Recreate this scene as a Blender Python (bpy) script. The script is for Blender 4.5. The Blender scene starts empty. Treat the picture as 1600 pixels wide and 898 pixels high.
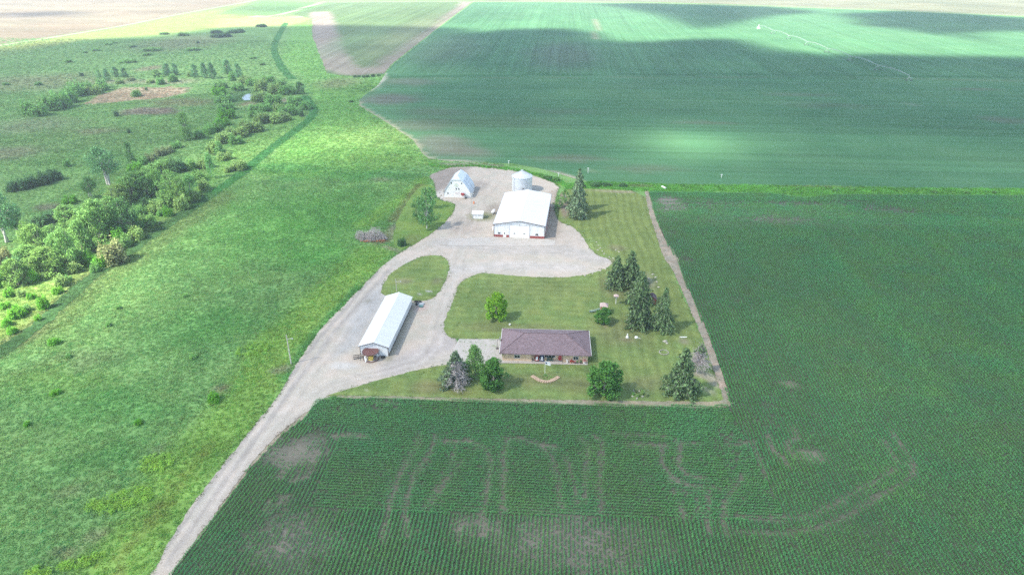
import bpy, bmesh, math, random
import numpy as np
from mathutils import Vector, Matrix
from mathutils.geometry import delaunay_2d_cdt

random.seed(7)
RNG = np.random.default_rng(11)
SC = bpy.context.scene
COL = SC.collection
R = math.radians

# ------------------------------------------------------------------ camera
FPX, PITCH, YAW, CAMH = 1067.0, R(26.8), R(4.1), 95.0
FW = np.array([-math.sin(YAW)*math.cos(PITCH), math.cos(YAW)*math.cos(PITCH), -math.sin(PITCH)])
RT = np.array([math.cos(YAW), math.sin(YAW), 0.0])
UP = np.cross(RT, FW)
cam_d = bpy.data.cameras.new("camera")
cam = bpy.data.objects.new("camera", cam_d)
COL.objects.link(cam)
cam.matrix_world = Matrix(((RT[0], UP[0], -FW[0], 0), (RT[1], UP[1], -FW[1], 0), (RT[2], UP[2], -FW[2], CAMH), (0, 0, 0, 1)))
cam_d.sensor_width = 36.0
cam_d.lens = 36.0*FPX/1600.0
cam_d.clip_start = 1.0
cam_d.clip_end = 12000.0
SC.camera = cam

# ------------------------------------------------------------------ world, sun, exposure
SUN_DIR = Vector((-0.56, -0.32, 0.765)).normalized()          # towards the sun
SUN_EL = math.asin(SUN_DIR.z)
world = bpy.data.worlds.new("World")
SC.world = world
world.use_nodes = True
wt = world.node_tree
wt.nodes.clear()
w_out = wt.nodes.new("ShaderNodeOutputWorld")
w_bg = wt.nodes.new("ShaderNodeBackground")
w_sky = wt.nodes.new("ShaderNodeTexSky")
w_sky.sky_type = 'NISHITA'
w_sky.sun_disc = False
w_sky.sun_elevation = SUN_EL
w_sky.sun_rotation = math.atan2(SUN_DIR.x, SUN_DIR.y)
w_bg.inputs[1].default_value = 0.12
wt.links.new(w_sky.outputs[0], w_bg.inputs[0])
wt.links.new(w_bg.outputs[0], w_out.inputs[0])
sun_d = bpy.data.lights.new("sun", 'SUN')
sun_d.energy = 5.0
sun_d.angle = R(2.4)
sun_d.color = (1.0, 0.93, 0.80)
sun = bpy.data.objects.new("sun", sun_d)
COL.objects.link(sun)
sun.rotation_euler = SUN_DIR.to_track_quat('Z', 'Y').to_euler()
sun.location = (0, 0, 900)
SC.view_settings.view_transform = 'Standard'
SC.view_settings.look = 'None'
SC.view_settings.gamma = 1.0
SC.view_settings.use_curve_mapping = False
SC.view_settings.exposure = 2.0
SC.render.engine = 'CYCLES'
SC.cycles.use_denoising = False
SC.cycles.max_bounces = 6
SC.cycles.diffuse_bounces = 3
SC.cycles.glossy_bounces = 2
SC.cycles.transmission_bounces = 3
SC.cycles.transparent_max_bounces = 8
SC.cycles.volume_bounces = 0

# ------------------------------------------------------------------ projection helpers (photo pixel -> place on the ground)
def P(x, y, z=0.0):
    d = FW*FPX + RT*(x-800.0) - UP*(y-449.0)
    t = (z-CAMH)/d[2]
    p = d*t
    return np.array([p[0], p[1], z])

def proj(p):
    v = np.asarray(p, float) - np.array([0, 0, CAMH])
    dz = v @ FW
    return 800.0 + FPX*(v @ RT)/dz, 449.0 - FPX*(v @ UP)/dz

def proj_arr(xy, z=0.0):
    v = np.column_stack([xy, np.full(len(xy), z-CAMH)])
    dz = np.maximum(v @ FW, 1.0)
    return 800.0 + FPX*(v @ RT)/dz, 449.0 - FPX*(v @ UP)/dz, v @ FW

def pxm(x, y):
    b = P(x, y)
    return FPX/((b-np.array([0, 0, CAMH])) @ FW)

def hgt(x, y, yt):
    b = P(x, y)
    lo, hi = 0.0, 60.0
    for _ in range(40):
        m = (lo+hi)/2
        if proj(b+np.array([0, 0, m]))[1] > yt: lo = m
        else: hi = m
    return lo

def W(pts, z=0.0):
    return np.array([P(a, b, z)[:2] for a, b in pts])

# ------------------------------------------------------------------ numpy noise and shapes
_TAB = RNG.random((256, 256))
def vnoise(x, y):
    xi = np.floor(x).astype(int); yi = np.floor(y).astype(int)
    fx = x-xi; fy = y-yi
    fx = fx*fx*(3-2*fx); fy = fy*fy*(3-2*fy)
    a = _TAB[xi % 256, yi % 256]; b = _TAB[(xi+1) % 256, yi % 256]
    c = _TAB[xi % 256, (yi+1) % 256]; d = _TAB[(xi+1) % 256, (yi+1) % 256]
    return (a*(1-fx)+b*fx)*(1-fy) + (c*(1-fx)+d*fx)*fy

def fbm(x, y, s, octv=4, off=0.0):
    t = 0.0; a = 0.5; tot = 0.0
    for k in range(octv):
        t = t + a*vnoise(x/s+off+17.3*k, y/s-off+9.1*k); tot += a
        a *= 0.5; s *= 0.5
    return t/tot

def sstep(a, b, x):
    t = np.clip((x-a)/(b-a), 0, 1)
    return t*t*(3-2*t)

def seg_dist(xy, pl):
    d = np.full(len(xy), 1e9)
    for i in range(len(pl)-1):
        a = pl[i]; b = pl[i+1]; ab = b-a
        t = np.clip(((xy-a) @ ab)/max(ab @ ab, 1e-9), 0, 1)
        q = xy-a-t[:, None]*ab
        d = np.minimum(d, np.hypot(q[:, 0], q[:, 1]))
    return d

def inpoly(xy, poly):
    x, y = xy[:, 0], xy[:, 1]
    r = np.zeros(len(xy), bool)
    n = len(poly); j = n-1
    for i in range(n):
        xi, yi = poly[i]; xj, yj = poly[j]
        if yi != yj:
            c = ((yi > y) != (yj > y)) & (x < (xj-xi)*(y-yi)/(yj-yi)+xi)
            r ^= c
        j = i
    return r

def sdist(xy, poly):
    d = seg_dist(xy, np.vstack([poly, poly[:1]]))
    return np.where(inpoly(xy, poly), -d, d)

def ell(cx, cy, rx, ry):
    c = P(cx, cy)[:2]
    return c, rx/pxm(cx, cy), abs(P(cx, cy-ry)[1]-P(cx, cy+ry)[1])/2

def feature_mask(xy, f, warp=None):
    k = f[0]
    q = xy if warp is None else xy+warp
    if k == 'ell':                                   # cx, cy, rx, ry, soft(0..1)
        c, rx, ry = ell(*f[1:5])
        d = np.hypot((q[:, 0]-c[0])/rx, (q[:, 1]-c[1])/ry)
        return 1-sstep(1-f[5], 1+f[5]*0.6, d)
    if k == 'line':                                  # px list, half width m, soft m
        d = seg_dist(q, W(f[1]))
        return 1-sstep(f[2]-f[3]*0.5, f[2]+f[3]*0.5, d)
    if k == 'poly':                                  # px list, soft m
        d = sdist(q, W(f[1]))
        return 1-sstep(-f[2]*0.5, f[2]*0.5, d)

def paint(xy, base, feats, var=0.18, vs=30.0):
    x, y = xy[:, 0], xy[:, 1]
    col = np.tile(np.array(base, float), (len(xy), 1))
    n1 = fbm(x, y, vs, 4, 3.1); n2 = fbm(x, y, vs*0.35, 3, 40.7)
    col *= (1+var*2*(n1-0.5)+var*1.2*(n2-0.5))[:, None]
    col[:, 0] *= 1+var*1.5*(n2-0.5)
    warp0 = np.column_stack([fbm(x, y, 9, 3, 71.0)-0.5, fbm(x, y, 9, 3, 133.0)-0.5])
    for f in feats:
        fm, c, al, wp = f
        m = feature_mask(xy, fm, warp0*wp)*al
        m = m[:, None]
        col = col*(1-m)+np.array(c)*m*(1+0.35*(n2-0.5))[:, None]
    return np.clip(col, 0.004, 0.95)

# ------------------------------------------------------------------ node materials
def mat(name, fn):
    m = bpy.data.materials.new(name)
    m.use_nodes = True
    t = m.node_tree
    t.nodes.clear()
    o = t.nodes.new("ShaderNodeOutputMaterial")
    fn(t, o)
    return m

def N(t, typ, **kw):
    n = t.nodes.new(typ)
    for k, v in kw.items():
        if k.startswith('i_'):
            n.inputs[k[2:].replace('_', ' ')].default_value = v
        else:
            setattr(n, k, v)
    return n

def noise(t, scale, detail=4.0, rough=0.6, vec=None):
    n = N(t, "ShaderNodeTexNoise")
    n.inputs['Scale'].default_value = scale
    n.inputs['Detail'].default_value = detail
    n.inputs['Roughness'].default_value = rough
    if vec is None:
        g = N(t, "ShaderNodeNewGeometry"); vec = g.outputs['Position']
    t.links.new(vec, n.inputs['Vector'])
    return n.outputs['Fac']

def remap(t, v, a, b, c, d):
    n = N(t, "ShaderNodeMapRange")
    n.inputs['From Min'].default_value = a; n.inputs['From Max'].default_value = b
    n.inputs['To Min'].default_value = c; n.inputs['To Max'].default_value = d
    t.links.new(v, n.inputs['Value'])
    return n.outputs[0]

def mul(t, a, b):
    n = N(t, "ShaderNodeMath", operation='MULTIPLY')
    t.links.new(a, n.inputs[0])
    if isinstance(b, (int, float)): n.inputs[1].default_value = b
    else: t.links.new(b, n.inputs[1])
    return n.outputs[0]

def cscale(t, col, fac):
    n = N(t, "ShaderNodeVectorMath", operation='SCALE')
    t.links.new(col, n.inputs[0]); t.links.new(fac, n.inputs['Scale'])
    return n.outputs[0]

def mixc(t, fac, a, b):
    n = N(t, "ShaderNodeMix", data_type='RGBA')
    if isinstance(fac, float): n.inputs[0].default_value = fac
    else: t.links.new(fac, n.inputs[0])
    for s, v in ((6, a), (7, b)):
        if isinstance(v, (tuple, list)): n.inputs[s].default_value = (*v, 1.0)
        else: t.links.new(v, n.inputs[s])
    return n.outputs[2]

def m_plain(name, col, rough=0.6, var=0.12, scale=3.0, metal=0.0, spec=0.3, bump=0.0):
    def fn(t, o):
        p = N(t, "ShaderNodeBsdfPrincipled")
        c = N(t, "ShaderNodeRGB"); c.outputs[0].default_value = (*col, 1)
        f = remap(t, noise(t, scale, 5, 0.65), 0.25, 0.75, 1-var, 1+var)
        t.links.new(cscale(t, c.outputs[0], f), p.inputs['Base Color'])
        p.inputs['Roughness'].default_value = rough
        p.inputs['Metallic'].default_value = metal
        p.inputs['Specular IOR Level'].default_value = spec
        t.links.new(p.outputs[0], o.inputs[0])
    return mat(name, fn)

def m_ground(name, fine=1.6, mid=0.25, a_fine=0.45, a_mid=0.25, bump=0.5, stretch=None, grit=0.0):
    """surface whose colour comes from its own 'Col' layer of dry, green and bare patches and some painted sun and shade, broken up by noise"""
    def fn(t, o):
        d = N(t, "ShaderNodeBsdfDiffuse")
        at = N(t, "ShaderNodeAttribute", attribute_name="Col")
        g = N(t, "ShaderNodeNewGeometry")
        vec = g.outputs['Position']
        if stretch:
            mp = N(t, "ShaderNodeMapping")
            mp.inputs['Scale'].default_value = stretch[:3]
            mp.inputs['Rotation'].default_value = (0, 0, stretch[3])
            t.links.new(vec, mp.inputs['Vector']); vec = mp.outputs[0]
        nf = noise(t, fine, 3, 0.7, vec)
        nm = noise(t, mid, 4, 0.6, vec)
        f = mul(t, remap(t, nf, 0.25, 0.75, 1-a_fine, 1+a_fine), remap(t, nm, 0.25, 0.75, 1-a_mid, 1+a_mid))
        c = cscale(t, at.outputs['Color'], f)
        if grit:
            ng = noise(t, 4.5, 2, 0.8)
            c = mixc(t, mul(t, remap(t, ng, 0.62, 0.72, 0, 1), grit), c, (0.5, 0.49, 0.46))
        t.links.new(c, d.inputs['Color'])
        if bump:
            b = N(t, "ShaderNodeBump")
            b.inputs['Strength'].default_value = bump
            b.inputs['Distance'].default_value = 0.4
            t.links.new(nf, b.inputs['Height'])
            t.links.new(b.outputs[0], d.inputs['Normal'])
        t.links.new(d.outputs[0], o.inputs[0])
    return mat(name, fn)

def m_leaf(name, col, var=0.35, trans=0.3, inst=False, hue=0.25):
    """leaf: colour varies leaf by leaf (random per mesh island) and plant by plant"""
    def fn(t, o):
        g = N(t, "ShaderNodeNewGeometry")
        if inst:
            at = N(t, "ShaderNodeAttribute", attribute_name="col", attribute_type='INSTANCER')
            base = at.outputs['Color']
        else:
            c = N(t, "ShaderNodeRGB"); c.outputs[0].default_value = (*col, 1)
            base = c.outputs[0]
        f = remap(t, g.outputs['Random Per Island'], 0, 1, 1-var, 1+var)
        oi = N(t, "ShaderNodeObjectInfo")
        f2 = remap(t, oi.outputs['Random'], 0, 1, 1-0.12, 1+0.12)
        cc = cscale(t, base, mul(t, f, f2))
        # a little yellow or blue from leaf to leaf
        n = N(t, "ShaderNodeHueSaturation")
        h = remap(t, noise(t, 0.9, 2), 0.3, 0.7, 0.5-0.035*hue*4*0.4, 0.5+0.035*hue*4*0.4)
        t.links.new(h, n.inputs['Hue']); t.links.new(cc, n.inputs['Color'])
        d = N(t, "ShaderNodeBsdfDiffuse"); tr = N(t, "ShaderNodeBsdfTranslucent")
        t.links.new(n.outputs[0], d.inputs[0]); t.links.new(n.outputs[0], tr.inputs[0])
        mx = N(t, "ShaderNodeMixShader"); mx.inputs[0].default_value = trans
        t.links.new(d.outputs[0], mx.inputs[1]); t.links.new(tr.outputs[0], mx.inputs[2])
        t.links.new(mx.outputs[0], o.inputs[0])
    return mat(name, fn)

def m_brick(name, c1, c2, mortar, sx=0.4, sy=0.15):
    def fn(t, o):
        p = N(t, "ShaderNodeBsdfPrincipled")
        tc = N(t, "ShaderNodeTexCoord")
        mp = N(t, "ShaderNodeMapping"); mp.inputs['Rotation'].default_value = (R(90), 0, 0)
        t.links.new(tc.outputs['Object'], mp.inputs['Vector'])
        b = N(t, "ShaderNodeTexBrick")
        b.inputs['Color1'].default_value = (*c1, 1); b.inputs['Color2'].default_value = (*c2, 1)
        b.inputs['Mortar'].default_value = (*mortar, 1)
        b.inputs['Scale'].default_value = 1.0
        b.inputs['Brick Width'].default_value = sx; b.inputs['Row Height'].default_value = sy
        b.inputs['Mortar Size'].default_value = 0.012
        t.links.new(mp.outputs[0], b.inputs['Vector'])
        f = remap(t, noise(t, 0.7, 4), 0.3, 0.7, 0.85, 1.15)
        t.links.new(cscale(t, b.outputs[0], f), p.inputs['Base Color'])
        p.inputs['Roughness'].default_value = 0.9
        t.links.new(p.outputs[0], o.inputs[0])
    return mat(name, fn)

def m_shingle(name, col):
    def fn(t, o):
        p = N(t, "ShaderNodeBsdfPrincipled")
        c = N(t, "ShaderNodeRGB"); c.outputs[0].default_value = (*col, 1)
        g = N(t, "ShaderNodeNewGeometry")
        v = N(t, "ShaderNodeTexVoronoi"); v.inputs['Scale'].default_value = 2.2
        mp = N(t, "ShaderNodeMapping"); mp.inputs['Scale'].default_value = (1.0, 2.4, 2.4)
        t.links.new(g.outputs['Position'], mp.inputs['Vector']); t.links.new(mp.outputs[0], v.inputs['Vector'])
        sp = N(t, "ShaderNodeSeparateColor"); t.links.new(v.outputs['Color'], sp.inputs[0])
        f = mul(t, remap(t, sp.outputs[0], 0, 1, 0.78, 1.22), remap(t, noise(t, 0.35, 4), 0.3, 0.7, 0.9, 1.1))
        t.links.new(cscale(t, c.outputs[0], f), p.inputs['Base Color'])
        p.inputs['Roughness'].default_value = 0.92
        t.links.new(p.outputs[0], o.inputs[0])
    return mat(name, fn)

def m_metal_sheet(name, col, axis=0, period=0.23, rough=0.4, metal=0.0, amp=0.06, streak=0.1):
    """ribbed metal sheet: ribs run across 'axis' of the object, with rain streaks along them"""
    def fn(t, o):
        p = N(t, "ShaderNodeBsdfPrincipled")
        tc = N(t, "ShaderNodeTexCoord")
        w = N(t, "ShaderNodeTexWave", bands_direction='XYZ'[axis], wave_profile='SIN')
        w.inputs['Scale'].default_value = 0.314/period
        t.links.new(tc.outputs['Object'], w.inputs['Vector'])
        c = N(t, "ShaderNodeRGB"); c.outputs[0].default_value = (*col, 1)
        mp = N(t, "ShaderNodeMapping")
        sc = [0.12, 0.12, 0.12]; sc[axis] = 1.6
        mp.inputs['Scale'].default_value = sc
        t.links.new(tc.outputs['Object'], mp.inputs['Vector'])
        f = mul(t, remap(t, w.outputs['Fac'], 0, 1, 1-amp, 1+amp), remap(t, noise(t, 1.0, 5, 0.6, mp.outputs[0]), 0.3, 0.7, 1-streak, 1+streak))
        t.links.new(cscale(t, c.outputs[0], f), p.inputs['Base Color'])
        p.inputs['Roughness'].default_value = rough
        p.inputs['Metallic'].default_value = metal
        b = N(t, "ShaderNodeBump"); b.inputs['Strength'].default_value = 0.4; b.inputs['Distance'].default_value = 0.03
        t.links.new(w.outputs['Fac'], b.inputs['Height']); t.links.new(b.outputs[0], p.inputs['Normal'])
        t.links.new(p.outputs[0], o.inputs[0])
    return mat(name, fn)

M = {}
M['white_metal'] = m_metal_sheet("white_metal_siding", (0.70, 0.71, 0.72), 0)
M['white_roof_x'] = m_metal_sheet("white_metal_roof", (0.62, 0.63, 0.65), 1, period=0.9, amp=0.03, streak=0.07)
M['galv'] = m_metal_sheet("galvanised_corrugated_wall", (0.62, 0.66, 0.70), 2, 0.11, 0.42, 0.25, 0.10, 0.14)
M['galv_roof'] = m_metal_sheet("galvanised_roof", (0.60, 0.65, 0.72), 1, 0.6, 0.45, 0.2, 0.08, 0.2)
M['white'] = m_plain("white_paint", (0.80, 0.80, 0.79), 0.5, 0.05)
M['brown_trim'] = m_plain("dark_brown_trim", (0.10, 0.075, 0.07), 0.5)
M['red_panel'] = m_plain("red_wainscot", (0.30, 0.075, 0.07), 0.5)
M['glass'] = m_plain("dark_window_glass", (0.025, 0.03, 0.035), 0.08, 0.05, spec=0.6)
M['grey_metal'] = m_plain("weathered_grey_metal", (0.42, 0.44, 0.46), 0.45, 0.15, metal=0.3)
M['dark_metal'] = m_plain("dark_rusty_metal", (0.10, 0.08, 0.075), 0.7, 0.3)
M['rust'] = m_plain("rust_red_metal", (0.155, 0.075, 0.07), 0.7, 0.3, 1.5)
M['rubber'] = m_plain("black_rubber", (0.025, 0.025, 0.027), 0.8, 0.2)
M['wood'] = m_plain("weathered_grey_wood", (0.42, 0.39, 0.35), 0.85, 0.2)
M['pole_wood'] = m_plain("pale_pole_wood", (0.50, 0.47, 0.42), 0.85, 0.15)
M['bark'] = m_plain("grey_bark", (0.30, 0.27, 0.23), 0.95, 0.25, 4)
M['bark_pale'] = m_plain("pale_bark", (0.50, 0.48, 0.44), 0.95, 0.2, 4)
M['twig'] = m_plain("dead_grey_twigs", (0.44, 0.39, 0.38), 0.95, 0.3, 4)
M['brick'] = m_brick("tan_brick", (0.66, 0.47, 0.29), (0.58, 0.40, 0.25), (0.6, 0.54, 0.46))
M['shingle'] = m_shingle("mauve_brown_shingles", (0.195, 0.142, 0.158))
M['concrete'] = m_plain("pale_concrete", (0.44, 0.405, 0.375), 0.9, 0.08, 0.6)
M['red_paint'] = m_plain("red_paint", (0.42, 0.05, 0.05), 0.45)
M['blue_paint'] = m_plain("dark_blue_paint", (0.03, 0.05, 0.16), 0.5)
M['green_paint'] = m_plain("dark_green_plastic", (0.02, 0.10, 0.075), 0.4)
M['yellow'] = m_plain("yellow_plastic", (0.75, 0.55, 0.12), 0.5)
M['orange'] = m_plain("orange_plastic", (0.70, 0.22, 0.08), 0.5)
M['terracotta'] = m_plain("terracotta_clay", (0.50, 0.25, 0.16), 0.8)
M['cedar'] = m_plain("reddish_cedar_wood", (0.42, 0.17, 0.10), 0.8, 0.2)
M['stone'] = m_plain("pale_stone", (0.40, 0.38, 0.33), 0.9, 0.2, 3)
M['edging'] = m_plain("tan_edging_block", (0.50, 0.36, 0.26), 0.9, 0.25, 3)
M['rustleaf'] = m_plain("rust_coloured_debris", (0.42, 0.17, 0.08), 0.9, 0.35, 4)

# ------------------------------------------------------------------ object helpers
def tag(o, label=None, cat=None, group=None, kind=None):
    if label: o['label'] = label
    if cat: o['category'] = cat
    if group: o['group'] = group
    if kind: o['kind'] = kind
    return o

def thing(name, loc, label, cat, rz=0.0, group=None):
    o = bpy.data.objects.new(name, None)
    o.empty_display_size = 0.5
    COL.objects.link(o)
    o.location = loc; o.rotation_euler = (0, 0, rz)
    return tag(o, label, cat, group)

def link_mesh(name, me, parent=None, label=None):
    o = bpy.data.objects.new(name, me)
    COL.objects.link(o)
    if parent is not None: o.parent = parent
    if label: o['label'] = label
    return o

def np_mesh(name, verts, faces, mats, smooth=False):
    """faces: list of equal-length index arrays (quads or tris) as ndarray, or list of lists"""
    me = bpy.data.meshes.new(name)
    verts = np.asarray(verts, np.float32)
    if isinstance(faces, np.ndarray):
        k = faces.shape[1]; n = len(faces)
        me.vertices.add(len(verts)); me.vertices.foreach_set("co", verts.ravel())
        me.loops.add(n*k); me.loops.foreach_set("vertex_index", faces.astype(np.int32).ravel())
        me.polygons.add(n)
        me.polygons.foreach_set("loop_start", np.arange(0, n*k, k, dtype=np.int32))
        try: me.polygons.foreach_set("loop_total", np.full(n, k, np.int32))
        except Exception: pass
        me.update(calc_edges=True)
    else:
        me.from_pydata([tuple(v) for v in verts], [], faces)
    for m in (mats if isinstance(mats, (list, tuple)) else [mats]): me.materials.append(m)
    if smooth: me.polygons.foreach_set("use_smooth", np.ones(len(me.polygons), bool))
    return me

class MB:
    """collects shapes, then makes ONE mesh object"""
    def __init__(s): s.v = []; s.f = []
    def add(s, vs, fs):
        b = len(s.v); s.v += [tuple(map(float, q)) for q in vs]; s.f += [[i+b for i in f] for f in fs]; return s
    def box(s, c, d, rz=0.0, rx=0.0, ry=0.0):
        m = Matrix.Rotation(rz, 3, 'Z') @ Matrix.Rotation(ry, 3, 'Y') @ Matrix.Rotation(rx, 3, 'X')
        vs = [Vector(c)+m @ Vector((x*d[0]/2, y*d[1]/2, z*d[2]/2)) for z in (-1, 1) for y in (-1, 1) for x in (-1, 1)]
        return s.add(vs, [(0, 2, 3, 1), (4, 5, 7, 6), (0, 1, 5, 4), (2, 6, 7, 3), (0, 4, 6, 2), (1, 3, 7, 5)])
    def bb(s, x0, x1, y0, y1, z0, z1):
        return s.box(((x0+x1)/2, (y0+y1)/2, (z0+z1)/2), (x1-x0, y1-y0, z1-z0))
    def tube(s, a, b, r0, r1=None, n=8, cap=True):
        r1 = r0 if r1 is None else r1
        a = Vector(a); b = Vector(b); d = (b-a).normalized()
        u = d.orthogonal().normalized(); w = d.cross(u)
        vs = []
        for p, r in ((a, r0), (b, r1)):
            for k in range(n):
                t = 2*math.pi*k/n; vs.append(p+u*math.cos(t)*r+w*math.sin(t)*r)
        fs = [(k, (k+1) % n, n+(k+1) % n, n+k) for k in range(n)]
        if cap: fs += [tuple(range(n-1, -1, -1)), tuple(range(n, 2*n))]
        return s.add(vs, fs)
    def path(s, pts, rs, n=6):
        for i in range(len(pts)-1): s.tube(pts[i], pts[i+1], rs[i], rs[i+1], n)
        return s
    def lathe(s, c, prof, n=24, a0=0.0, a1=2*math.pi):
        full = abs(a1-a0-2*math.pi) < 1e-6
        m = n if full else n+1
        vs = []
        for r, z in prof:
            for k in range(m):
                t = a0+(a1-a0)*k/n; vs.append((c[0]+r*math.cos(t), c[1]+r*math.sin(t), c[2]+z))
        fs = []
        for i in range(len(prof)-1):
            for k in range(n):
                k2 = (k+1) % m
                fs.append((i*m+k, i*m+k2, (i+1)*m+k2, (i+1)*m+k))
        return s.add(vs, fs)
    def prism(s, poly, z0, z1):
        n = len(poly)
        vs = [(p[0], p[1], z0) for p in poly]+[(p[0], p[1], z1) for p in poly]
        fs = [(k, (k+1) % n, n+(k+1) % n, n+k) for k in range(n)]+[tuple(range(n-1, -1, -1)), tuple(range(n, 2*n))]
        return s.add(vs, fs)
    def prism_y(s, poly, y0, y1):                   # poly in x,z, extruded along y
        n = len(poly)
        vs = [(p[0], y0, p[1]) for p in poly]+[(p[0], y1, p[1]) for p in poly]
        fs = [(k, n+k, n+(k+1) % n, (k+1) % n) for k in range(n)]+[tuple(range(n)), tuple(range(2*n-1, n-1, -1))]
        return s.add(vs, fs)
    def torus(s, c, R0, r, n=18, m=8, axis='Z'):
        vs = []
        for i in range(n):
            t = 2*math.pi*i/n
            for j in range(m):
                q = 2*math.pi*j/m
                a, b, h = (R0+r*math.cos(q))*math.cos(t), (R0+r*math.cos(q))*math.sin(t), r*math.sin(q)
                v = {'Z': (a, b, h), 'Y': (a, h, b), 'X': (h, a, b)}[axis]
                vs.append((c[0]+v[0], c[1]+v[1], c[2]+v[2]))
        fs = [(i*m+j, ((i+1) % n)*m+j, ((i+1) % n)*m+(j+1) % m, i*m+(j+1) % m) for i in range(n) for j in range(m)]
        return s.add(vs, fs)
    def rock(s, c, d, seed=0):
        bm = bmesh.new(); bmesh.ops.create_icosphere(bm, subdivisions=2, radius=0.5)
        rr = random.Random(seed)
        ph = [rr.uniform(0, 6) for _ in range(3)]
        for v in bm.verts:
            k = 1+0.22*math.sin(v.co.x*5+ph[0])*math.sin(v.co.y*6+ph[1])+0.12*math.sin(v.co.z*9+ph[2])
            v.co = Vector((v.co.x*d[0]*k, v.co.y*d[1]*k, v.co.z*d[2]*k))+Vector(c)
        bm.verts.index_update()
        s.add([v.co for v in bm.verts], [[v.index for v in f.verts] for f in bm.faces]); bm.free()
        return s
    def build(s, name, m, parent=None, label=None, smooth=False):
        me = bpy.data.meshes.new(name)
        me.from_pydata(s.v, [], s.f)
        me.materials.append(m)
        bm = bmesh.new(); bm.from_mesh(me)
        bmesh.ops.recalc_face_normals(bm, faces=bm.faces)
        bm.to_mesh(me); bm.free()
        if smooth: me.polygons.foreach_set("use_smooth", np.ones(len(me.polygons), bool))
        return link_mesh(name, me, parent, label)

def set_col(me, cols, name="Col"):
    a = me.attributes.new(name, 'FLOAT_COLOR', 'POINT')
    a.data.foreach_set("color", np.column_stack([cols, np.ones(len(cols))]).astype(np.float32).ravel())

def densify(poly, step, jit, seed=0):
    rg = np.random.default_rng(seed)
    out = []
    n = len(poly)
    for i in range(n):
        a = poly[i]; b = poly[(i+1) % n]
        L = np.hypot(*(b-a)); k = max(1, int(L/step))
        nrm = np.array([-(b-a)[1], (b-a)[0]])/max(L, 1e-6)
        for q in range(k):
            p = a+(b-a)*q/k
            j = jit*((fbm(np.array([p[0]]), np.array([p[1]]), step*4, 3, 7.7)[0]-0.5)*2.4+rg.normal()*0.3) if (L < 400 and q > 0) else 0
            out.append(p+nrm*j)
    return np.array(out)

def smooth_poly(poly, it=2):
    for _ in range(it):
        q = []
        n = len(poly)
        for i in range(n):
            a = poly[i]; b = poly[(i+1) % n]
            q.append(a*0.75+b*0.25); q.append(a*0.25+b*0.75)
        poly = np.array(q)
    return poly

def sheet(name, poly, z, spacing, m, painter, step=1.0, jit=0.25, seed=0, kind='structure'):
    """one flat layer of ground with a real outline; cut on a world grid so that its patch colours have somewhere to sit"""
    pts = densify(poly, step, jit, seed) if step else np.asarray(poly, float)
    lo = pts.min(0); hi = pts.max(0); org = (lo+hi)/2
    X, Y = np.meshgrid(np.arange(math.floor(lo[0]/spacing)*spacing, hi[0], spacing), np.arange(math.floor(lo[1]/spacing)*spacing, hi[1], spacing))
    g = np.column_stack([X.ravel()+0.013, Y.ravel()+0.017])
    g = g[inpoly(g, pts)]
    allp = np.vstack([pts, g])-org
    nb = len(pts)
    vs, _, fs, _, _, _ = delaunay_2d_cdt([Vector(q) for q in allp.tolist()], [(i, (i+1) % nb) for i in range(nb)], [], 1, 1e-5)
    me = bpy.data.meshes.new(name)
    me.from_pydata([(v.x+org[0], v.y+org[1], 0.0) for v in vs], [], [list(f) for f in fs])
    co = np.empty(len(me.vertices)*3, np.float32); me.vertices.foreach_get("co", co)
    xy = co.reshape(-1, 3)[:, :2].astype(float)
    if painter is not None: set_col(me, painter(xy))
    me.materials.append(m)
    o = link_mesh(name, me)
    o.location.z = z
    if kind: o['kind'] = kind
    return o

def strip_poly(pl, hw):
    pl = np.asarray(pl, float)
    t = np.gradient(pl, axis=0); t /= np.linalg.norm(t, axis=1)[:, None]
    n = np.column_stack([-t[:, 1], t[:, 0]])
    hw = np.broadcast_to(np.asarray(hw, float), (len(pl),))[:, None]
    return np.vstack([pl+n*hw, (pl-n*hw)[::-1]])

def resample(pl, step):
    pl = np.asarray(pl, float)
    for _ in range(2):                                # corner rounding, ends kept
        q = [pl[0]]
        for i in range(len(pl)-1):
            q += [pl[i]*0.75+pl[i+1]*0.25, pl[i]*0.25+pl[i+1]*0.75]
        pl = np.array(q+[pl[-1]])
    d = np.r_[0, np.cumsum(np.hypot(*np.diff(pl, axis=0).T))]
    s = np.linspace(0, d[-1], max(3, int(d[-1]/step)))
    return np.column_stack([np.interp(s, d, pl[:, 0]), np.interp(s, d, pl[:, 1])])

# ================================================================== THE SETTING
# colours of the ground covers (base colours; corn soil includes shade between rows)
C_MEADOW = (0.147, 0.272, 0.093)
C_LUSH = (0.100, 0.277, 0.061)
C_DEEP = (0.073, 0.224, 0.065)
C_YEL = (0.180, 0.310, 0.068)
C_PALE = (0.150, 0.215, 0.085)
C_TAN = (0.300, 0.245, 0.170)
C_REED = (0.170, 0.165, 0.105)
C_MARSH = (0.123, 0.228, 0.079)
C_SOIL_SHADED = (0.070, 0.088, 0.058)  # soil darkened and greened to carry canopy shade between the rows
C_GRAVEL = (0.430, 0.385, 0.335)
C_LAWN = (0.168, 0.228, 0.076)
C_CROP = (0.070, 0.170, 0.082)

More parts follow.
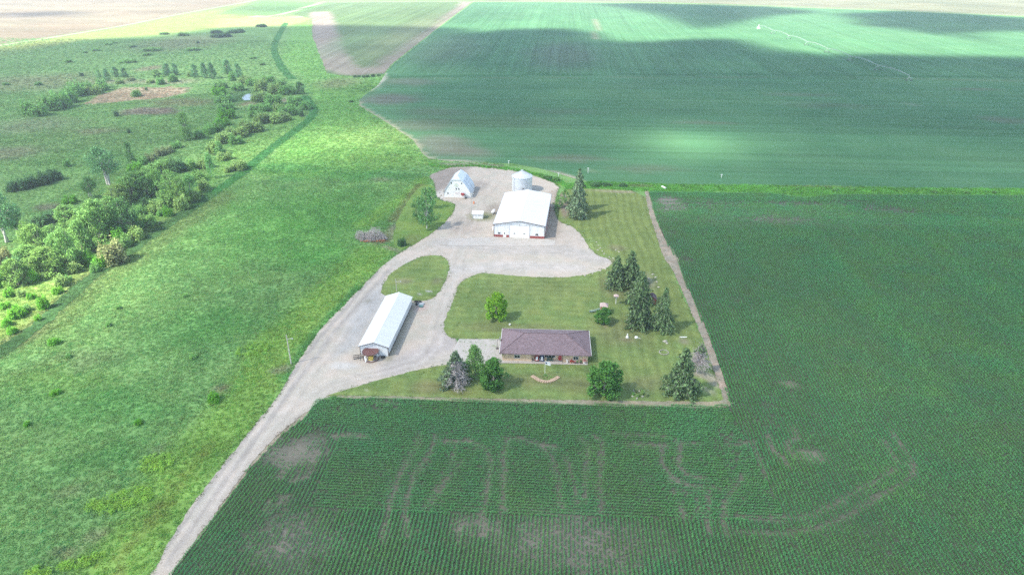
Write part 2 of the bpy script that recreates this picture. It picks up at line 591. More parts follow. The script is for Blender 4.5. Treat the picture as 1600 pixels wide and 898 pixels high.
# ---- ground outlines, traced from the photograph and laid out on the ground in metres
LANE_L = [(262, 850), (282, 814), (310, 775), (347, 726), (390, 674), (420, 638), (440, 610), (457, 578), (482, 540), (505, 508), (540, 475), (565, 448), (607, 406), (640, 386), (677, 364), (702, 341), (712, 324), (710, 317), (690, 314)]
YARD_N = [(681, 306), (679, 292), (676, 281), (669, 274), (690, 266), (712, 260), (737, 260), (775, 263), (800, 265), (832, 274), (875, 289), (869, 306), (866, 334), (880, 350)]
YARD_E = [(900, 354), (915, 369), (930, 386), (945, 399), (962, 406), (960, 416), (940, 428), (900, 440), (850, 442), (800, 440)]
YARD_S = [(760, 440), (742, 448), (730, 470), (716, 500), (708, 520), (715, 534), (730, 560), (720, 575), (700, 580), (650, 584), (612, 594), (575, 605), (545, 614), (520, 618), (502, 624), (472, 650), (435, 677), (405, 710), (386, 731), (350, 784), (312, 837), (272, 888)]
a, b = W([(312, 837)])[0], W([(272, 888)])[0]; R_END = b+(b-a)*4
a, b = W([(282, 814)])[0], W([(262, 850)])[0]; L_END = b+(b-a)*7
GRAVEL_POLY = np.vstack([[L_END], W(LANE_L+YARD_N+YARD_E+YARD_S), [R_END]])
LAWN_PX = [(878, 296), (920, 294.5), (1009, 299), (1016, 339), (1030, 379), (1049, 414), (1059, 448), (1073, 475), (1097, 531), (1110, 568), (1131, 622), (1128, 629), (1040, 629), (920, 627), (800, 624), (640, 620), (525, 618), (503, 620), (545, 608), (575, 598), (612, 588), (650, 578), (695, 570), (712, 569), (760, 568.2), (783, 568), (783, 550), (783, 531), (760, 530), (722, 529.5), (704, 528), (696, 522), (692, 510), (700, 490), (715, 448), (722, 440), (732, 434), (750, 426), (775, 428), (800, 431), (850, 434), (900, 433), (935, 424), (957, 414), (955, 406), (932, 399), (920, 386), (910, 369), (895, 354), (874, 347), (866, 334), (872, 315)]
ISLAND_PX = [(595, 452), (603, 437), (612, 426), (626, 416), (640, 409), (655, 402), (670, 399), (683, 399), (694, 402), (703, 411), (701, 427), (692, 446), (684, 460), (672, 469), (650, 470), (620, 466), (597, 461)]
GRASSPATCH_PX = [(655, 291), (676, 287), (680, 308), (692, 315), (708, 317), (712, 324), (702, 341), (677, 364), (640, 386), (624, 392), (612, 378), (620, 345), (638, 312)]
MARGIN_C = [(1010, 299), (1019, 338), (1035, 379), (1054, 412), (1068, 448), (1082, 477), (1104, 531), (1117, 568), (1136, 624)]
HEDGE_PX = [(882, 287), (920, 284), (1007, 286), (1040, 288), (1200, 289.5), (1300, 291), (1450, 294), (1600, 295), (2400, 306), (2400, 317), (1600, 305), (1450, 304), (1305, 303), (1257, 308), (1200, 301), (1100, 300), (1010, 299), (920, 294.5), (880, 296)]
FAR_PX = [(740, 4), (682, 47), (615, 100), (602, 116), (598, 122), (592, 132), (575, 145), (561, 157), (561, 165), (585, 180), (617, 200), (630, 209), (646, 220), (650, 226), (660, 240), (670, 248), (700, 252), (750, 254), (800, 255.5), (838, 262), (875, 272), (897, 279), (920, 284), (1007, 286), (1040, 288), (1200, 289.5), (1300, 291), (1450, 294), (1600, 295), (2400, 306), (3200, 60), (2400, 30), (1600, 27), (1400, 18), (1200, 11), (1000, 6), (850, 4)]
STRIPF_PX = [(487, 29), (489, 60), (500, 87), (510, 114), (530, 118), (555, 120), (600, 116), (613, 100), (680, 47), (737, 4), (640, 3.5), (520, 5), (455, 23)]
TANF_PX = [(0, 70), (110, 53), (200, 38.5), (275, 22.5), (340, 11), (400, 0), (420, -6), (100, -40), (-900, -30), (-900, 190)]
CORN_PX = [(480, 650), (492, 626), (527, 622), (640, 624), (800, 628), (920, 632), (1040, 634), (1132, 634), (1142, 634), (1120, 568), (1107, 531), (1085, 475), (1072, 448), (1060, 412), (1040, 379), (1024, 338), (1014, 300), (1100, 301), (1200, 302), (1257, 309), (1305, 304), (1450, 305), (1600, 306), (2300, 316)]
CORN_POLY = np.vstack([W(CORN_PX), [[330, 50], [-40, 50]], [R_END], W([(272, 890), (312, 840), (350, 787), (390, 731), (412, 708), (440, 679)])])
POND_PX = [(377, 153), (383, 148), (392, 146.5), (398, 148), (397, 154), (390, 157), (381, 157.5)]
DITCH_N = [(447, 36), (434, 57), (427, 78), (434, 95), (443, 110), (457, 124)]
DITCH_S = [(476, 150), (484, 162), (492, 174), (484, 187), (458, 207), (434, 224), (402, 250), (372, 276), (320, 311), (264, 349), (214, 384), (170, 414), (125, 446), (65, 505), (0, 550), (-120, 640)]

# ---- painters: what grows or lies where (dry, lush, bare, reedy patches), plus some painted sun and shadow
G_FEATS = [
    # far left: dry flat beyond the far road, pale strip, second field edge
    (('poly', [(-900, 200), (0, 73), (110, 56), (200, 41), (275, 25), (400, 3), (400, 40), (340, 44), (250, 56), (125, 64), (0, 90), (-900, 260)], 20), (0.19, 0.22, 0.075), 0.75, 20),
    (('poly', [(330, 44), (350, 30), (480, 25), (490, 40), (440, 42)], 14), (0.30, 0.29, 0.13), 0.6, 10),
    (('poly', [(400, 2), (520, 5), (456, 22), (410, 25), (340, 22)], 14), (0.10, 0.19, 0.07), 0.8, 10),
    (('line', [(416, 26), (445, 22), (470, 14), (503, 4)], 3.0, 2.0), (0.40, 0.38, 0.28), 0.85, 2),
    (('line', [(395, 26), (450, 25), (490, 28)], 3.5, 4.0), (0.36, 0.33, 0.26), 0.7, 3),
    # marsh west of the creek
    (('poly', [(-500, 420), (-500, 200), (0, 80), (130, 66), (340, 50), (430, 60), (440, 110), (360, 180), (300, 250), (150, 300), (0, 360)], 30), C_MARSH, 0.75, 25),
    (('ell', 90, 225, 140, 40, 0.6), (0.13, 0.215, 0.08), 0.6, 20),
    (('ell', 290, 66, 70, 14, 0.7), (0.18, 0.185, 0.11), 0.6, 20),
    (('ell', 60, 128, 120, 16, 0.7), (0.165, 0.165, 0.10), 0.6, 20),
    (('poly', [(124, 163), (150, 152), (190, 137), (230, 137), (300, 136), (285, 148), (240, 155), (180, 160)], 3), C_TAN, 0.95, 9),
    (('ell', 235, 174, 52, 7, 0.5), (0.175, 0.150, 0.120), 0.9, 9),
    (('ell', 285, 160, 60, 7, 0.6), (0.155, 0.165, 0.09), 0.8, 9),
    (('ell', 200, 128, 60, 4, 0.6), (0.24, 0.25, 0.16), 0.7, 9),
    (('ell', 270, 128, 45, 5, 0.6), (0.24, 0.25, 0.17), 0.7, 9),
    (('ell', 235, 107, 16, 5, 0.6), (0.24, 0.20, 0.14), 0.7, 6),
    (('ell', 55, 195, 70, 14, 0.7), (0.19, 0.20, 0.14), 0.5, 12),
    (('ell', 150, 205, 40, 6, 0.6), (0.19, 0.17, 0.12), 0.5, 9),
    (('ell', 250, 200, 60, 20, 0.7), (0.14, 0.25, 0.08), 0.6, 9),
    (('ell', 20, 240, 60, 12, 0.6), (0.185, 0.17, 0.13), 0.55, 9),
    (('ell', 120, 250, 110, 26, 0.6), (0.115, 0.235, 0.072), 0.6, 9),
    (('ell', 75, 323, 22, 8, 0.6), (0.16, 0.145, 0.12), 0.8, 5),
    (('ell', 85, 305, 80, 18, 0.6), (0.135, 0.25, 0.08), 0.6, 9),
    (('ell', 388, 162, 14, 4, 0.6), (0.27, 0.26, 0.17), 0.8, 2),
    (('ell', 440, 158, 12, 4, 0.6), (0.30, 0.27, 0.20), 0.8, 2),
    (('ell', 375, 150, 34, 14, 0.7), (0.045, 0.11, 0.045), 0.6, 5),
    # meadow east of the ditch
    (('poly', [(455, 40), (487, 29), (500, 87), (512, 116), (560, 120), (600, 118), (560, 160), (640, 222), (668, 250), (560, 280), (440, 280), (400, 262), (495, 180), (470, 120), (440, 90)], 12), (0.135, 0.290, 0.072), 0.8, 12),
    (('ell', 530, 130, 40, 10, 0.7), (0.175, 0.185, 0.10), 0.7, 8),
    (('ell', 560, 140, 40, 10, 0.6), (0.085, 0.185, 0.045), 0.7, 8),
    (('ell', 600, 212, 110, 24, 0.8), (0.185, 0.290, 0.095), 0.7, 12),  # sunlit patch: brighter green painted in, on top of the cloud's thin spot
    (('ell', 610, 250, 90, 12, 0.8), (0.165, 0.280, 0.075), 0.6, 12),
    (('ell', 590, 275, 80, 10, 0.7), C_DEEP, 0.6, 9),
    (('ell', 450, 262, 70, 6, 0.7), C_DEEP, 0.6, 9),
    (('ell', 480, 345, 150, 60, 0.8), (0.098, 0.262, 0.058), 0.7, 16),
    (('ell', 450, 280, 30, 5, 0.7), C_DEEP, 0.6, 7),
    (('ell', 497, 400, 50, 22, 0.7), C_LUSH, 0.6, 9),
    (('ell', 598, 281, 26, 4, 0.7), (0.17, 0.18, 0.11), 0.6, 5),
    (('line', [(668, 280), (640, 300), (590, 340), (570, 350)], 3.5, 4), C_YEL, 0.7, 5),
    (('line', [(655, 290), (615, 345)], 2.2, 2), (0.165, 0.195, 0.075), 0.8, 1),
    (('line', [(664, 290), (622, 345)], 1.2, 1.5), (0.17, 0.19, 0.085), 0.7, 1),
    (('line', [(585, 395), (545, 430), (480, 490), (430, 545), (390, 620), (330, 690), (250, 790), (180, 900)], 7.0, 8), (0.172, 0.305, 0.062), 0.75, 5),
    (('line', [(560, 425), (500, 480), (455, 530), (420, 600)], 3.0, 6), (0.205, 0.310, 0.075), 0.4, 4),
    (('line', [(250, 790), (205, 850), (180, 898)], 0.8, 1.4), (0.200, 0.220, 0.065), 0.6, 3),
    (('line', [(330, 690), (270, 775), (230, 830)], 1.3, 2), (0.185, 0.250, 0.060), 0.5, 2),
    (('ell', 340, 610, 14, 8, 0.6), (0.21, 0.19, 0.12), 0.7, 3),
    (('ell', 145, 832, 18, 14, 0.6), (0.20, 0.20, 0.12), 0.6, 4),
    (('ell', 105, 860, 20, 12, 0.6), (0.19, 0.20, 0.115), 0.6, 4),
    (('ell', 250, 700, 14, 10, 0.6), (0.19, 0.20, 0.12), 0.5, 4),
    (('ell', 110, 770, 26, 14, 0.6), (0.16, 0.20, 0.095), 0.6, 4),
    (('ell', 120, 560, 60, 14, 0.7), (0.15, 0.20, 0.095), 0.5, 9),
    (('ell', 40, 585, 60, 20, 0.7), (0.16, 0.25, 0.085), 0.5, 9),
    (('ell', 90, 600, 90, 26, 0.7), (0.125, 0.250, 0.058), 0.5, 9),
    (('ell', 330, 510, 90, 40, 0.8), (0.082, 0.235, 0.060), 0.6, 12),
    (('ell', 180, 640, 110, 40, 0.8), (0.080, 0.235, 0.062), 0.55, 12),
    (('ell', 160, 720, 80, 30, 0.8), (0.072, 0.215, 0.058), 0.5, 12),
    # banks of the ditch
    (('line', [(60, 505), (125, 446), (170, 414), (214, 384), (264, 349), (320, 311)], 11, 8), (0.135, 0.200, 0.070), 0.7, 4),
    (('line', [(0, 540), (60, 490), (125, 433)], 6, 6), (0.155, 0.155, 0.080), 0.7, 4),
    (('poly', [(-60, 560), (-60, 430), (40, 440), (130, 430), (70, 490), (0, 535)], 8), (0.190, 0.290, 0.080), 0.85, 5),  # sunlit corner: ground colour lightened to look sunnier
    (('poly', [(130, 430), (210, 370), (262, 335), (330, 290), (400, 245), (480, 190), (470, 176), (380, 222), (330, 262), (280, 310), (200, 360), (110, 420)], 6), (0.150, 0.280, 0.080), 0.75, 5),
    # rough grass round the yard
    (('ell', 597, 372, 20, 10, 0.6), (0.20, 0.17, 0.115), 0.7, 3),
    (('ell', 618, 358, 12, 9, 0.6), (0.27, 0.24, 0.19), 0.7, 3),
    (('line', [(602, 385), (625, 393)], 1.0, 1), (0.33, 0.31, 0.22), 0.7, 1),
    (('line', [(670, 256), (700, 262), (740, 259), (800, 266), (845, 275), (885, 289)], 2.2, 2.5), (0.16, 0.27, 0.060), 0.9, 2),
    (('poly', HEDGE_PX, 1.5), (0.12, 0.28, 0.06), 0.9, 1),
    (('line', [(690, 257), (745, 257), (780, 260)], 2.2, 2.5), (0.26, 0.23, 0.19), 0.7, 2),
    (('line', [(448, 592), (475, 545), (505, 508), (560, 450)], 1.6, 1.5), C_DEEP, 0.7, 1),
    (('line', [(430, 580), (446, 575)], 1.6, 1.5), (0.22, 0.23, 0.14), 0.8, 1),
]
G_FEATS.append((('line', [(492, 632), (470, 656), (435, 684), (405, 716), (386, 738), (350, 791), (312, 844), (272, 894), (200, 985)], 2.3, 1.5), (0.27, 0.23, 0.18), 0.95, 1.2))
G_FEATS.append((('poly', [(502, 624), (490, 634), (482, 664), (462, 668), (470, 648)], 1.0), (0.31, 0.27, 0.22), 0.95, 1.2))
def ground_paint(xy): return paint(xy, C_MEADOW, G_FEATS, 0.15, 26.0)

GRAVEL_FEATS = [
    (('poly', [(672, 262), (735, 262), (700, 300), (672, 296)], 8), (0.205, 0.175, 0.160), 0.75, 6),
    (('ell', 745, 290, 16, 10, 0.7), (0.26, 0.23, 0.21), 0.7, 3),
    (('ell', 690, 304, 10, 9, 0.6), (0.47, 0.45, 0.43), 0.7, 3),
    (('ell', 725, 358, 30, 10, 0.7), (0.36, 0.30, 0.26), 0.7, 4),
    (('ell', 722, 345, 20, 8, 0.7), (0.31, 0.27, 0.235), 0.6, 4),
    (('ell', 752, 338, 22, 7, 0.6), (0.16, 0.18, 0.075), 0.85, 2.5),
    (('ell', 770, 326, 14, 9, 0.7), (0.24, 0.21, 0.18), 0.7, 3),
    (('ell', 880, 375, 40, 25, 0.7), (0.37, 0.33, 0.30), 0.6, 5),
    (('line', [(868, 300), (870, 340), (862, 372)], 2.5, 3), (0.30, 0.25, 0.21), 0.7, 2),
    (('line', [(610, 575), (640, 560), (690, 540), (720, 500)], 3.0, 5), (0.37, 0.335, 0.335), 0.7, 3),
    (('line', [(560, 500), (600, 460), (640, 440)], 3.0, 5), (0.43, 0.42, 0.42), 0.5, 3),
    (('poly', [(520, 560), (555, 480), (600, 440), (600, 470), (562, 540)], 5), (0.36, 0.355, 0.355), 0.8, 3),
    (('ell', 656, 478, 11, 8, 0.8), (0.46, 0.31, 0.30), 0.55, 2),
    (('ell', 575, 470, 6, 4, 0.6), (0.2, 0.19, 0.15), 0.6, 1),
    (('line', [(606, 560), (648, 470)], 1.3, 1.5), (0.25, 0.235, 0.18), 0.7, 1),
    (('ell', 540, 571, 26, 6, 0.5), (0.46, 0.445, 0.43), 0.7, 2),
    (('line', [(262, 880), (345, 760), (425, 650), (520, 520), (610, 420)], 0.6, 0.8), (0.30, 0.275, 0.26), 0.8, 0.4),
    (('line', [(242, 880), (330, 755), (408, 650), (497, 530), (590, 425)], 0.6, 0.8), (0.30, 0.275, 0.26), 0.8, 0.4),
    (('line', [(268, 884), (312, 832), (350, 779), (405, 706), (472, 648)], 1.2, 1.2), (0.36, 0.325, 0.29), 0.7, 0.8),
    (('line', [(690, 380), (780, 388), (880, 392), (940, 405)], 4.0, 6), (0.365, 0.345, 0.335), 0.6, 4),
    (('line', [(700, 420), (800, 415), (900, 420)], 3.0, 5), (0.44, 0.415, 0.40), 0.6, 4),
]
for _off in (-2.1, -0.7, 0.9, 2.3):     # wheel paths worn by turning vehicles
    for _pl in ([(300, 830), (400, 690), (480, 590), (560, 480), (620, 415), (680, 385), (760, 386), (860, 392), (930, 404)], [(430, 660), (520, 600), (600, 580), (660, 560), (690, 520), (705, 470), (730, 430), (800, 415), (900, 418)], [(640, 575), (680, 540), (690, 480), (710, 430), (720, 390), (735, 350), (745, 310), (770, 280)], [(560, 590), (640, 568), (720, 552)]):
        GRAVEL_FEATS.append((('line', [(x_+_off*5.0, y_+_off*1.4) for x_, y_ in _pl], 0.28, 0.7), (0.345, 0.312, 0.285) if _off in (-0.7, 2.3) else (0.455, 0.42, 0.39), 0.55, 2.5))
def gravel_paint(xy): return paint(xy, C_GRAVEL, GRAVEL_FEATS, 0.09, 8.0)

def lawn_paint(xy):
    fe = [
        (('poly', [(872, 300), (1010, 299), (1060, 448), (1110, 568), (1040, 520), (980, 420), (900, 350)], 10), (0.135, 0.172, 0.058), 0.7, 5),
        (('ell', 760, 470, 60, 35, 0.7), (0.100, 0.150, 0.052), 0.5, 6),
        (('ell', 850, 450, 90, 22, 0.8), (0.138, 0.172, 0.066), 0.6, 6),
        (('ell', 800, 512, 100, 8, 0.7), (0.150, 0.155, 0.075), 0.6, 4),
        (('ell', 668, 605, 35, 12, 0.7), (0.185, 0.160, 0.080), 0.7, 4),
        (('ell', 860, 598, 100, 14, 0.7), (0.160, 0.155, 0.075), 0.6, 4),
        (('ell', 720, 612, 30, 8, 0.7), (0.150, 0.150, 0.060), 0.6, 3),
        (('ell', 560, 605, 50, 8, 0.7), (0.115, 0.165, 0.050), 0.6, 3),
        (('ell', 965, 520, 50, 25, 0.8), (0.155, 0.155, 0.080), 0.6, 5),
        (('ell', 1010, 600, 40, 14, 0.8), (0.165, 0.168, 0.085), 0.6, 4),
        (('ell', 965, 445, 30, 22, 0.8), (0.130, 0.120, 0.070), 0.7, 4),
        (('ell', 1010, 440, 14, 14, 0.7), (0.24, 0.22, 0.17), 0.6, 3),
        (('ell', 952, 410, 16, 6, 0.7), (0.20, 0.17, 0.12), 0.6, 3),
        (('ell', 965, 388, 14, 5, 0.7), (0.185, 0.165, 0.105), 0.6, 3),
        (('ell', 880, 318, 9, 20, 0.6), (0.215, 0.175, 0.150), 0.8, 3),
        (('ell', 882, 332, 6, 10, 0.6), (0.22, 0.18, 0.155), 0.7, 2),
        (('ell', 1094, 606, 9, 4, 0.5), (0.42, 0.35, 0.27), 0.8, 1),
        (('line', [(1092, 582), (1112, 590), (1122, 600)], 1.6, 1.6), (0.33, 0.29, 0.24), 0.8, 1),
        (('ell', 1112, 612, 8, 6, 0.7), (0.30, 0.29, 0.22), 0.6, 1),
        (('ell', 1068, 534, 9, 5, 0.6), (0.24, 0.22, 0.16), 0.7, 1.5),
        (('ell', 977, 530, 12, 4, 0.7), (0.20, 0.17, 0.11), 0.6, 2),
        (('ell', 945, 510, 5, 1.6, 0.5), (0.34, 0.28, 0.2), 0.7, 0.5),
        (('ell', 920, 555, 12, 30, 0.7), (0.080, 0.130, 0.045), 0.6, 3),  # house shadow on the lawn, painted as darker grass colour
        (('ell', 1000, 612, 14, 9, 0.6), (0.090, 0.130, 0.065), 0.8, 2),
        (('ell', 980, 300, 60, 2, 0.7), (0.26, 0.22, 0.17), 0.7, 2),
        (('line', [(523, 620), (640, 621.5), (800, 625.5), (920, 628)], 0.35, 0.6), (0.28, 0.26, 0.17), 0.7, 0.4),
        (('ell', 656, 460, 4, 1.5, 0.5), (0.42, 0.42, 0.40), 0.8, 0.5), (('ell', 670, 455, 5, 1.7, 0.5), (0.42, 0.42, 0.40), 0.9, 0.5),
        (('ell', 630, 440, 14, 5, 0.7), (0.23, 0.20, 0.14), 0.6, 2), (('ell', 685, 440, 10, 6, 0.7), (0.17, 0.16, 0.10), 0.6, 2),
        (('ell', 571, 611, 3, 1.2, 0.5), (0.40, 0.38, 0.32), 0.8, 0.5),
        (('ell', 642, 375, 20, 10, 0.7), (0.15, 0.145, 0.075), 0.6, 3),
    ]
    c = paint(xy, C_LAWN, fe, 0.22, 9.0)
    # passes of the mower: bands that follow the house in the yard, north-south on the east side
    x, y = xy[:, 0], xy[:, 1]
    w = fbm(x, y, 25, 2, 9.0)*4
    east = sstep(10, 18, x+0.07*(y-150))
    band = np.sin((y+w)*2*np.pi/3.1)*(1-east)*0.5+np.sin((x+0.02*y+w)*2*np.pi/2.9)*east
    cross = np.sin((x+w)*2*np.pi/4.3)*0.5
    c *= (1+0.13*band+0.06*cross)[:, None]
    return c

FAR_FEATS = [
    (('ell', 640, 128, 50, 6, 0.7), (0.125, 0.130, 0.105), 0.6, 12),
    (('ell', 610, 155, 55, 9, 0.7), (0.130, 0.125, 0.110), 0.75, 12),
    (('ell', 680, 175, 60, 8, 0.7), (0.095, 0.130, 0.085), 0.6, 12),
    (('ell', 660, 195, 60, 10, 0.7), (0.120, 0.135, 0.095), 0.7, 12),
    (('ell', 690, 222, 50, 12, 0.7), (0.150, 0.150, 0.120), 0.75, 10),
    (('ell', 720, 235, 50, 8, 0.7), (0.165, 0.160, 0.130), 0.7, 8),
    (('ell', 770, 190, 130, 14, 0.7), (0.085, 0.140, 0.075), 0.6, 12),
    (('ell', 880, 175, 60, 5, 0.7), (0.090, 0.140, 0.085), 0.6, 12),
    (('ell', 1100, 192, 50, 3, 0.7), (0.145, 0.165, 0.110), 0.6, 9),
    (('ell', 1300, 165, 80, 5, 0.7), (0.085, 0.135, 0.080), 0.6, 12),
    (('ell', 1420, 163, 14, 1.5, 0.6), (0.19, 0.18, 0.14), 0.8, 4),
    (('ell', 1570, 188, 40, 6, 0.7), (0.12, 0.14, 0.10), 0.6, 8),
    (('ell', 1530, 140, 45, 2, 0.7), (0.14, 0.15, 0.11), 0.6, 8),
    (('ell', 1250, 148, 60, 3, 0.7), (0.105, 0.14, 0.095), 0.6, 8),
    (('ell', 890, 248, 70, 5, 0.7), (0.135, 0.150, 0.105), 0.7, 6),
    (('ell', 1010, 264, 60, 6, 0.7), (0.120, 0.145, 0.095), 0.6, 6),
    (('ell', 880, 85, 60, 22, 0.7), (0.095, 0.125, 0.095), 0.6, 20),
    (('ell', 700, 75, 60, 25, 0.7), (0.090, 0.125, 0.090), 0.5, 20),
    (('ell', 720, 240, 60, 10, 0.6), (0.150, 0.150, 0.115), 0.4, 8),
    (('line', [(600, 121), (760, 118), (1000, 117), (1250, 116), (1600, 122), (2200, 128)], 3.0, 3), (0.040, 0.120, 0.050), 0.8, 1),
    (('line', [(600, 123.5), (760, 122), (1000, 121), (1250, 121), (1600, 127)], 1.5, 2), (0.115, 0.170, 0.090), 0.6, 1),
    (('line', [(670, 250), (700, 253), (750, 256), (800, 259), (838, 265), (875, 274), (893, 279)], 2.0, 1.5), (0.34, 0.30, 0.24), 0.9, 1),
    (('line', [(561, 158), (561, 165), (585, 180), (617, 200), (630, 209), (646, 221), (652, 228), (662, 242), (670, 248)], 1.0, 1.2), (0.30, 0.28, 0.20), 0.8, 0.6),
    (('line', [(603, 116), (598, 123), (590, 134), (577, 144)], 1.3, 1.5), (0.42, 0.40, 0.34), 0.8, 1),
    (('line', [(905, 265.5), (920, 267.5), (940, 270.5), (955, 271.5)], 0.7, 0.8), (0.36, 0.34, 0.24), 0.8, 0.4),
    (('line', [(1122, 275.5), (1152, 276)], 0.8, 0.8), (0.19, 0.26, 0.09), 0.8, 0.4),
    (('line', [(1127, 277), (1134, 286)], 0.8, 0.8), (0.24, 0.22, 0.15), 0.8, 0.4),
    (('line', [(930, 62), (930, 30)], 2.0, 2), (0.20, 0.19, 0.14), 0.5, 1), (('line', [(934, 62), (933, 35)], 2.0, 2), (0.20, 0.19, 0.14), 0.5, 1),
]
def far_paint(xy):
    c = paint(xy, C_CROP, FAR_FEATS, 0.14, 40.0)
    x, y = xy[:, 0], xy[:, 1]
    # planter passes: end rows run east-west up to the headland line, the main block runs north-south
    ylim = P(1000, 119)[1]
    u = np.where(y < ylim, y+0.012*x, x)
    pass_ = fbm(u/1.0, np.where(y < ylim, x, y)/60.0, 9.0, 3, 55.0)-0.5
    c *= (1+np.where(y < ylim, 0.26, 0.18)*pass_)[:, None]
    return c

def strip_paint(xy):
    fe = [(('line', [(501, 20), (505, 40), (508, 60), (516, 84), (530, 106), (560, 113), (600, 110), (640, 83), (690, 44), (735, 4)], 15, 6), (0.235, 0.205, 0.175), 0.95, 6),
          (('ell', 650, 50, 45, 40, 0.8), (0.145, 0.165, 0.10), 0.6, 20),
          (('ell', 560, 60, 35, 30, 0.8), (0.10, 0.165, 0.085), 0.6, 20)]
    c = paint(xy, (0.100, 0.160, 0.070), fe, 0.12, 40)
    x, y = xy[:, 0], xy[:, 1]
    return c*(1+0.3*(fbm(x, y/60.0, 10.0, 3, 5.0)-0.5))[:, None]

def tan_paint(xy):
    return paint(xy, (0.175, 0.150, 0.105), [(('ell', 60, 24, 70, 6, 0.6), (0.13, 0.115, 0.095), 0.7, 30), (('ell', 90, 58, 60, 5, 0.6), (0.155, 0.135, 0.10), 0.6, 30), (('ell', 200, 30, 120, 8, 0.8), (0.195, 0.17, 0.12), 0.6, 40)], 0.14, 60)

M['ground'] = m_ground("rough_grassland", 1.1, 0.16, 0.42, 0.22, 0.5)
M['gravel'] = m_ground("pale_gravel", 3.5, 0.5, 0.20, 0.08, 0.2)
M['lawn'] = m_ground("mown_lawn", 2.2, 0.5, 0.24, 0.18, 0.3)
M['soil'] = m_ground("tilled_soil", 2.5, 0.3, 0.22, 0.15, 0.35)
M['farcrop'] = m_ground("distant_crop", 0.9, 0.6, 0.22, 0.05, 0.0, (0.003, 0.28, 1.0, 0.0))
M['farcrop_ns'] = m_ground("distant_crop_rows", 0.6, 0.05, 0.24, 0.05, 0.0, (0.55, 0.004, 1.0, 0.0))
M['stripcrop'] = m_ground("light_crop", 0.6, 0.05, 0.26, 0.06, 0.0, (0.4, 0.004, 1.0, 0.0))
M['tan'] = m_ground("dry_field", 0.12, 0.02, 0.2, 0.2, 0.0, (0.3, 1.0, 1.0, 0.0))
M['dirt'] = m_ground("field_edge_dirt", 2.5, 0.4, 0.25, 0.2, 0.3)
M['ditchgrass'] = m_ground("ditch_grass", 1.0, 0.12, 0.35, 0.2, 0.4)

# ---- the ground itself, out past the horizon
def make_ground():
    xs = np.unique(np.r_[np.arange(-5200, -900, 300), np.arange(-900, -330, 7), np.arange(-330, 110, 2.0), np.arange(110, 400, 20), np.arange(400, 5201, 300)])
    ys = np.unique(np.r_[np.arange(-1500, 0, 250), np.arange(0, 50, 10), np.arange(50, 430, 2.0), np.arange(430, 900, 6), np.arange(900, 1500, 20), np.arange(1500, 6501, 250)])
    X, Y = np.meshgrid(xs, ys)
    nx, ny = len(xs), len(ys)
    xy = np.column_stack([X.ravel(), Y.ravel()])
    i = np.arange(nx*ny).reshape(ny, nx)
    f = np.column_stack([i[:-1, :-1].ravel(), i[:-1, 1:].ravel(), i[1:, 1:].ravel(), i[1:, :-1].ravel()])
    me = np_mesh("ground", np.column_stack([xy, np.zeros(len(xy))]), f, M['ground'])
    set_col(me, ground_paint(xy))
    o = link_mesh("ground", me); o['kind'] = 'structure'
make_ground()

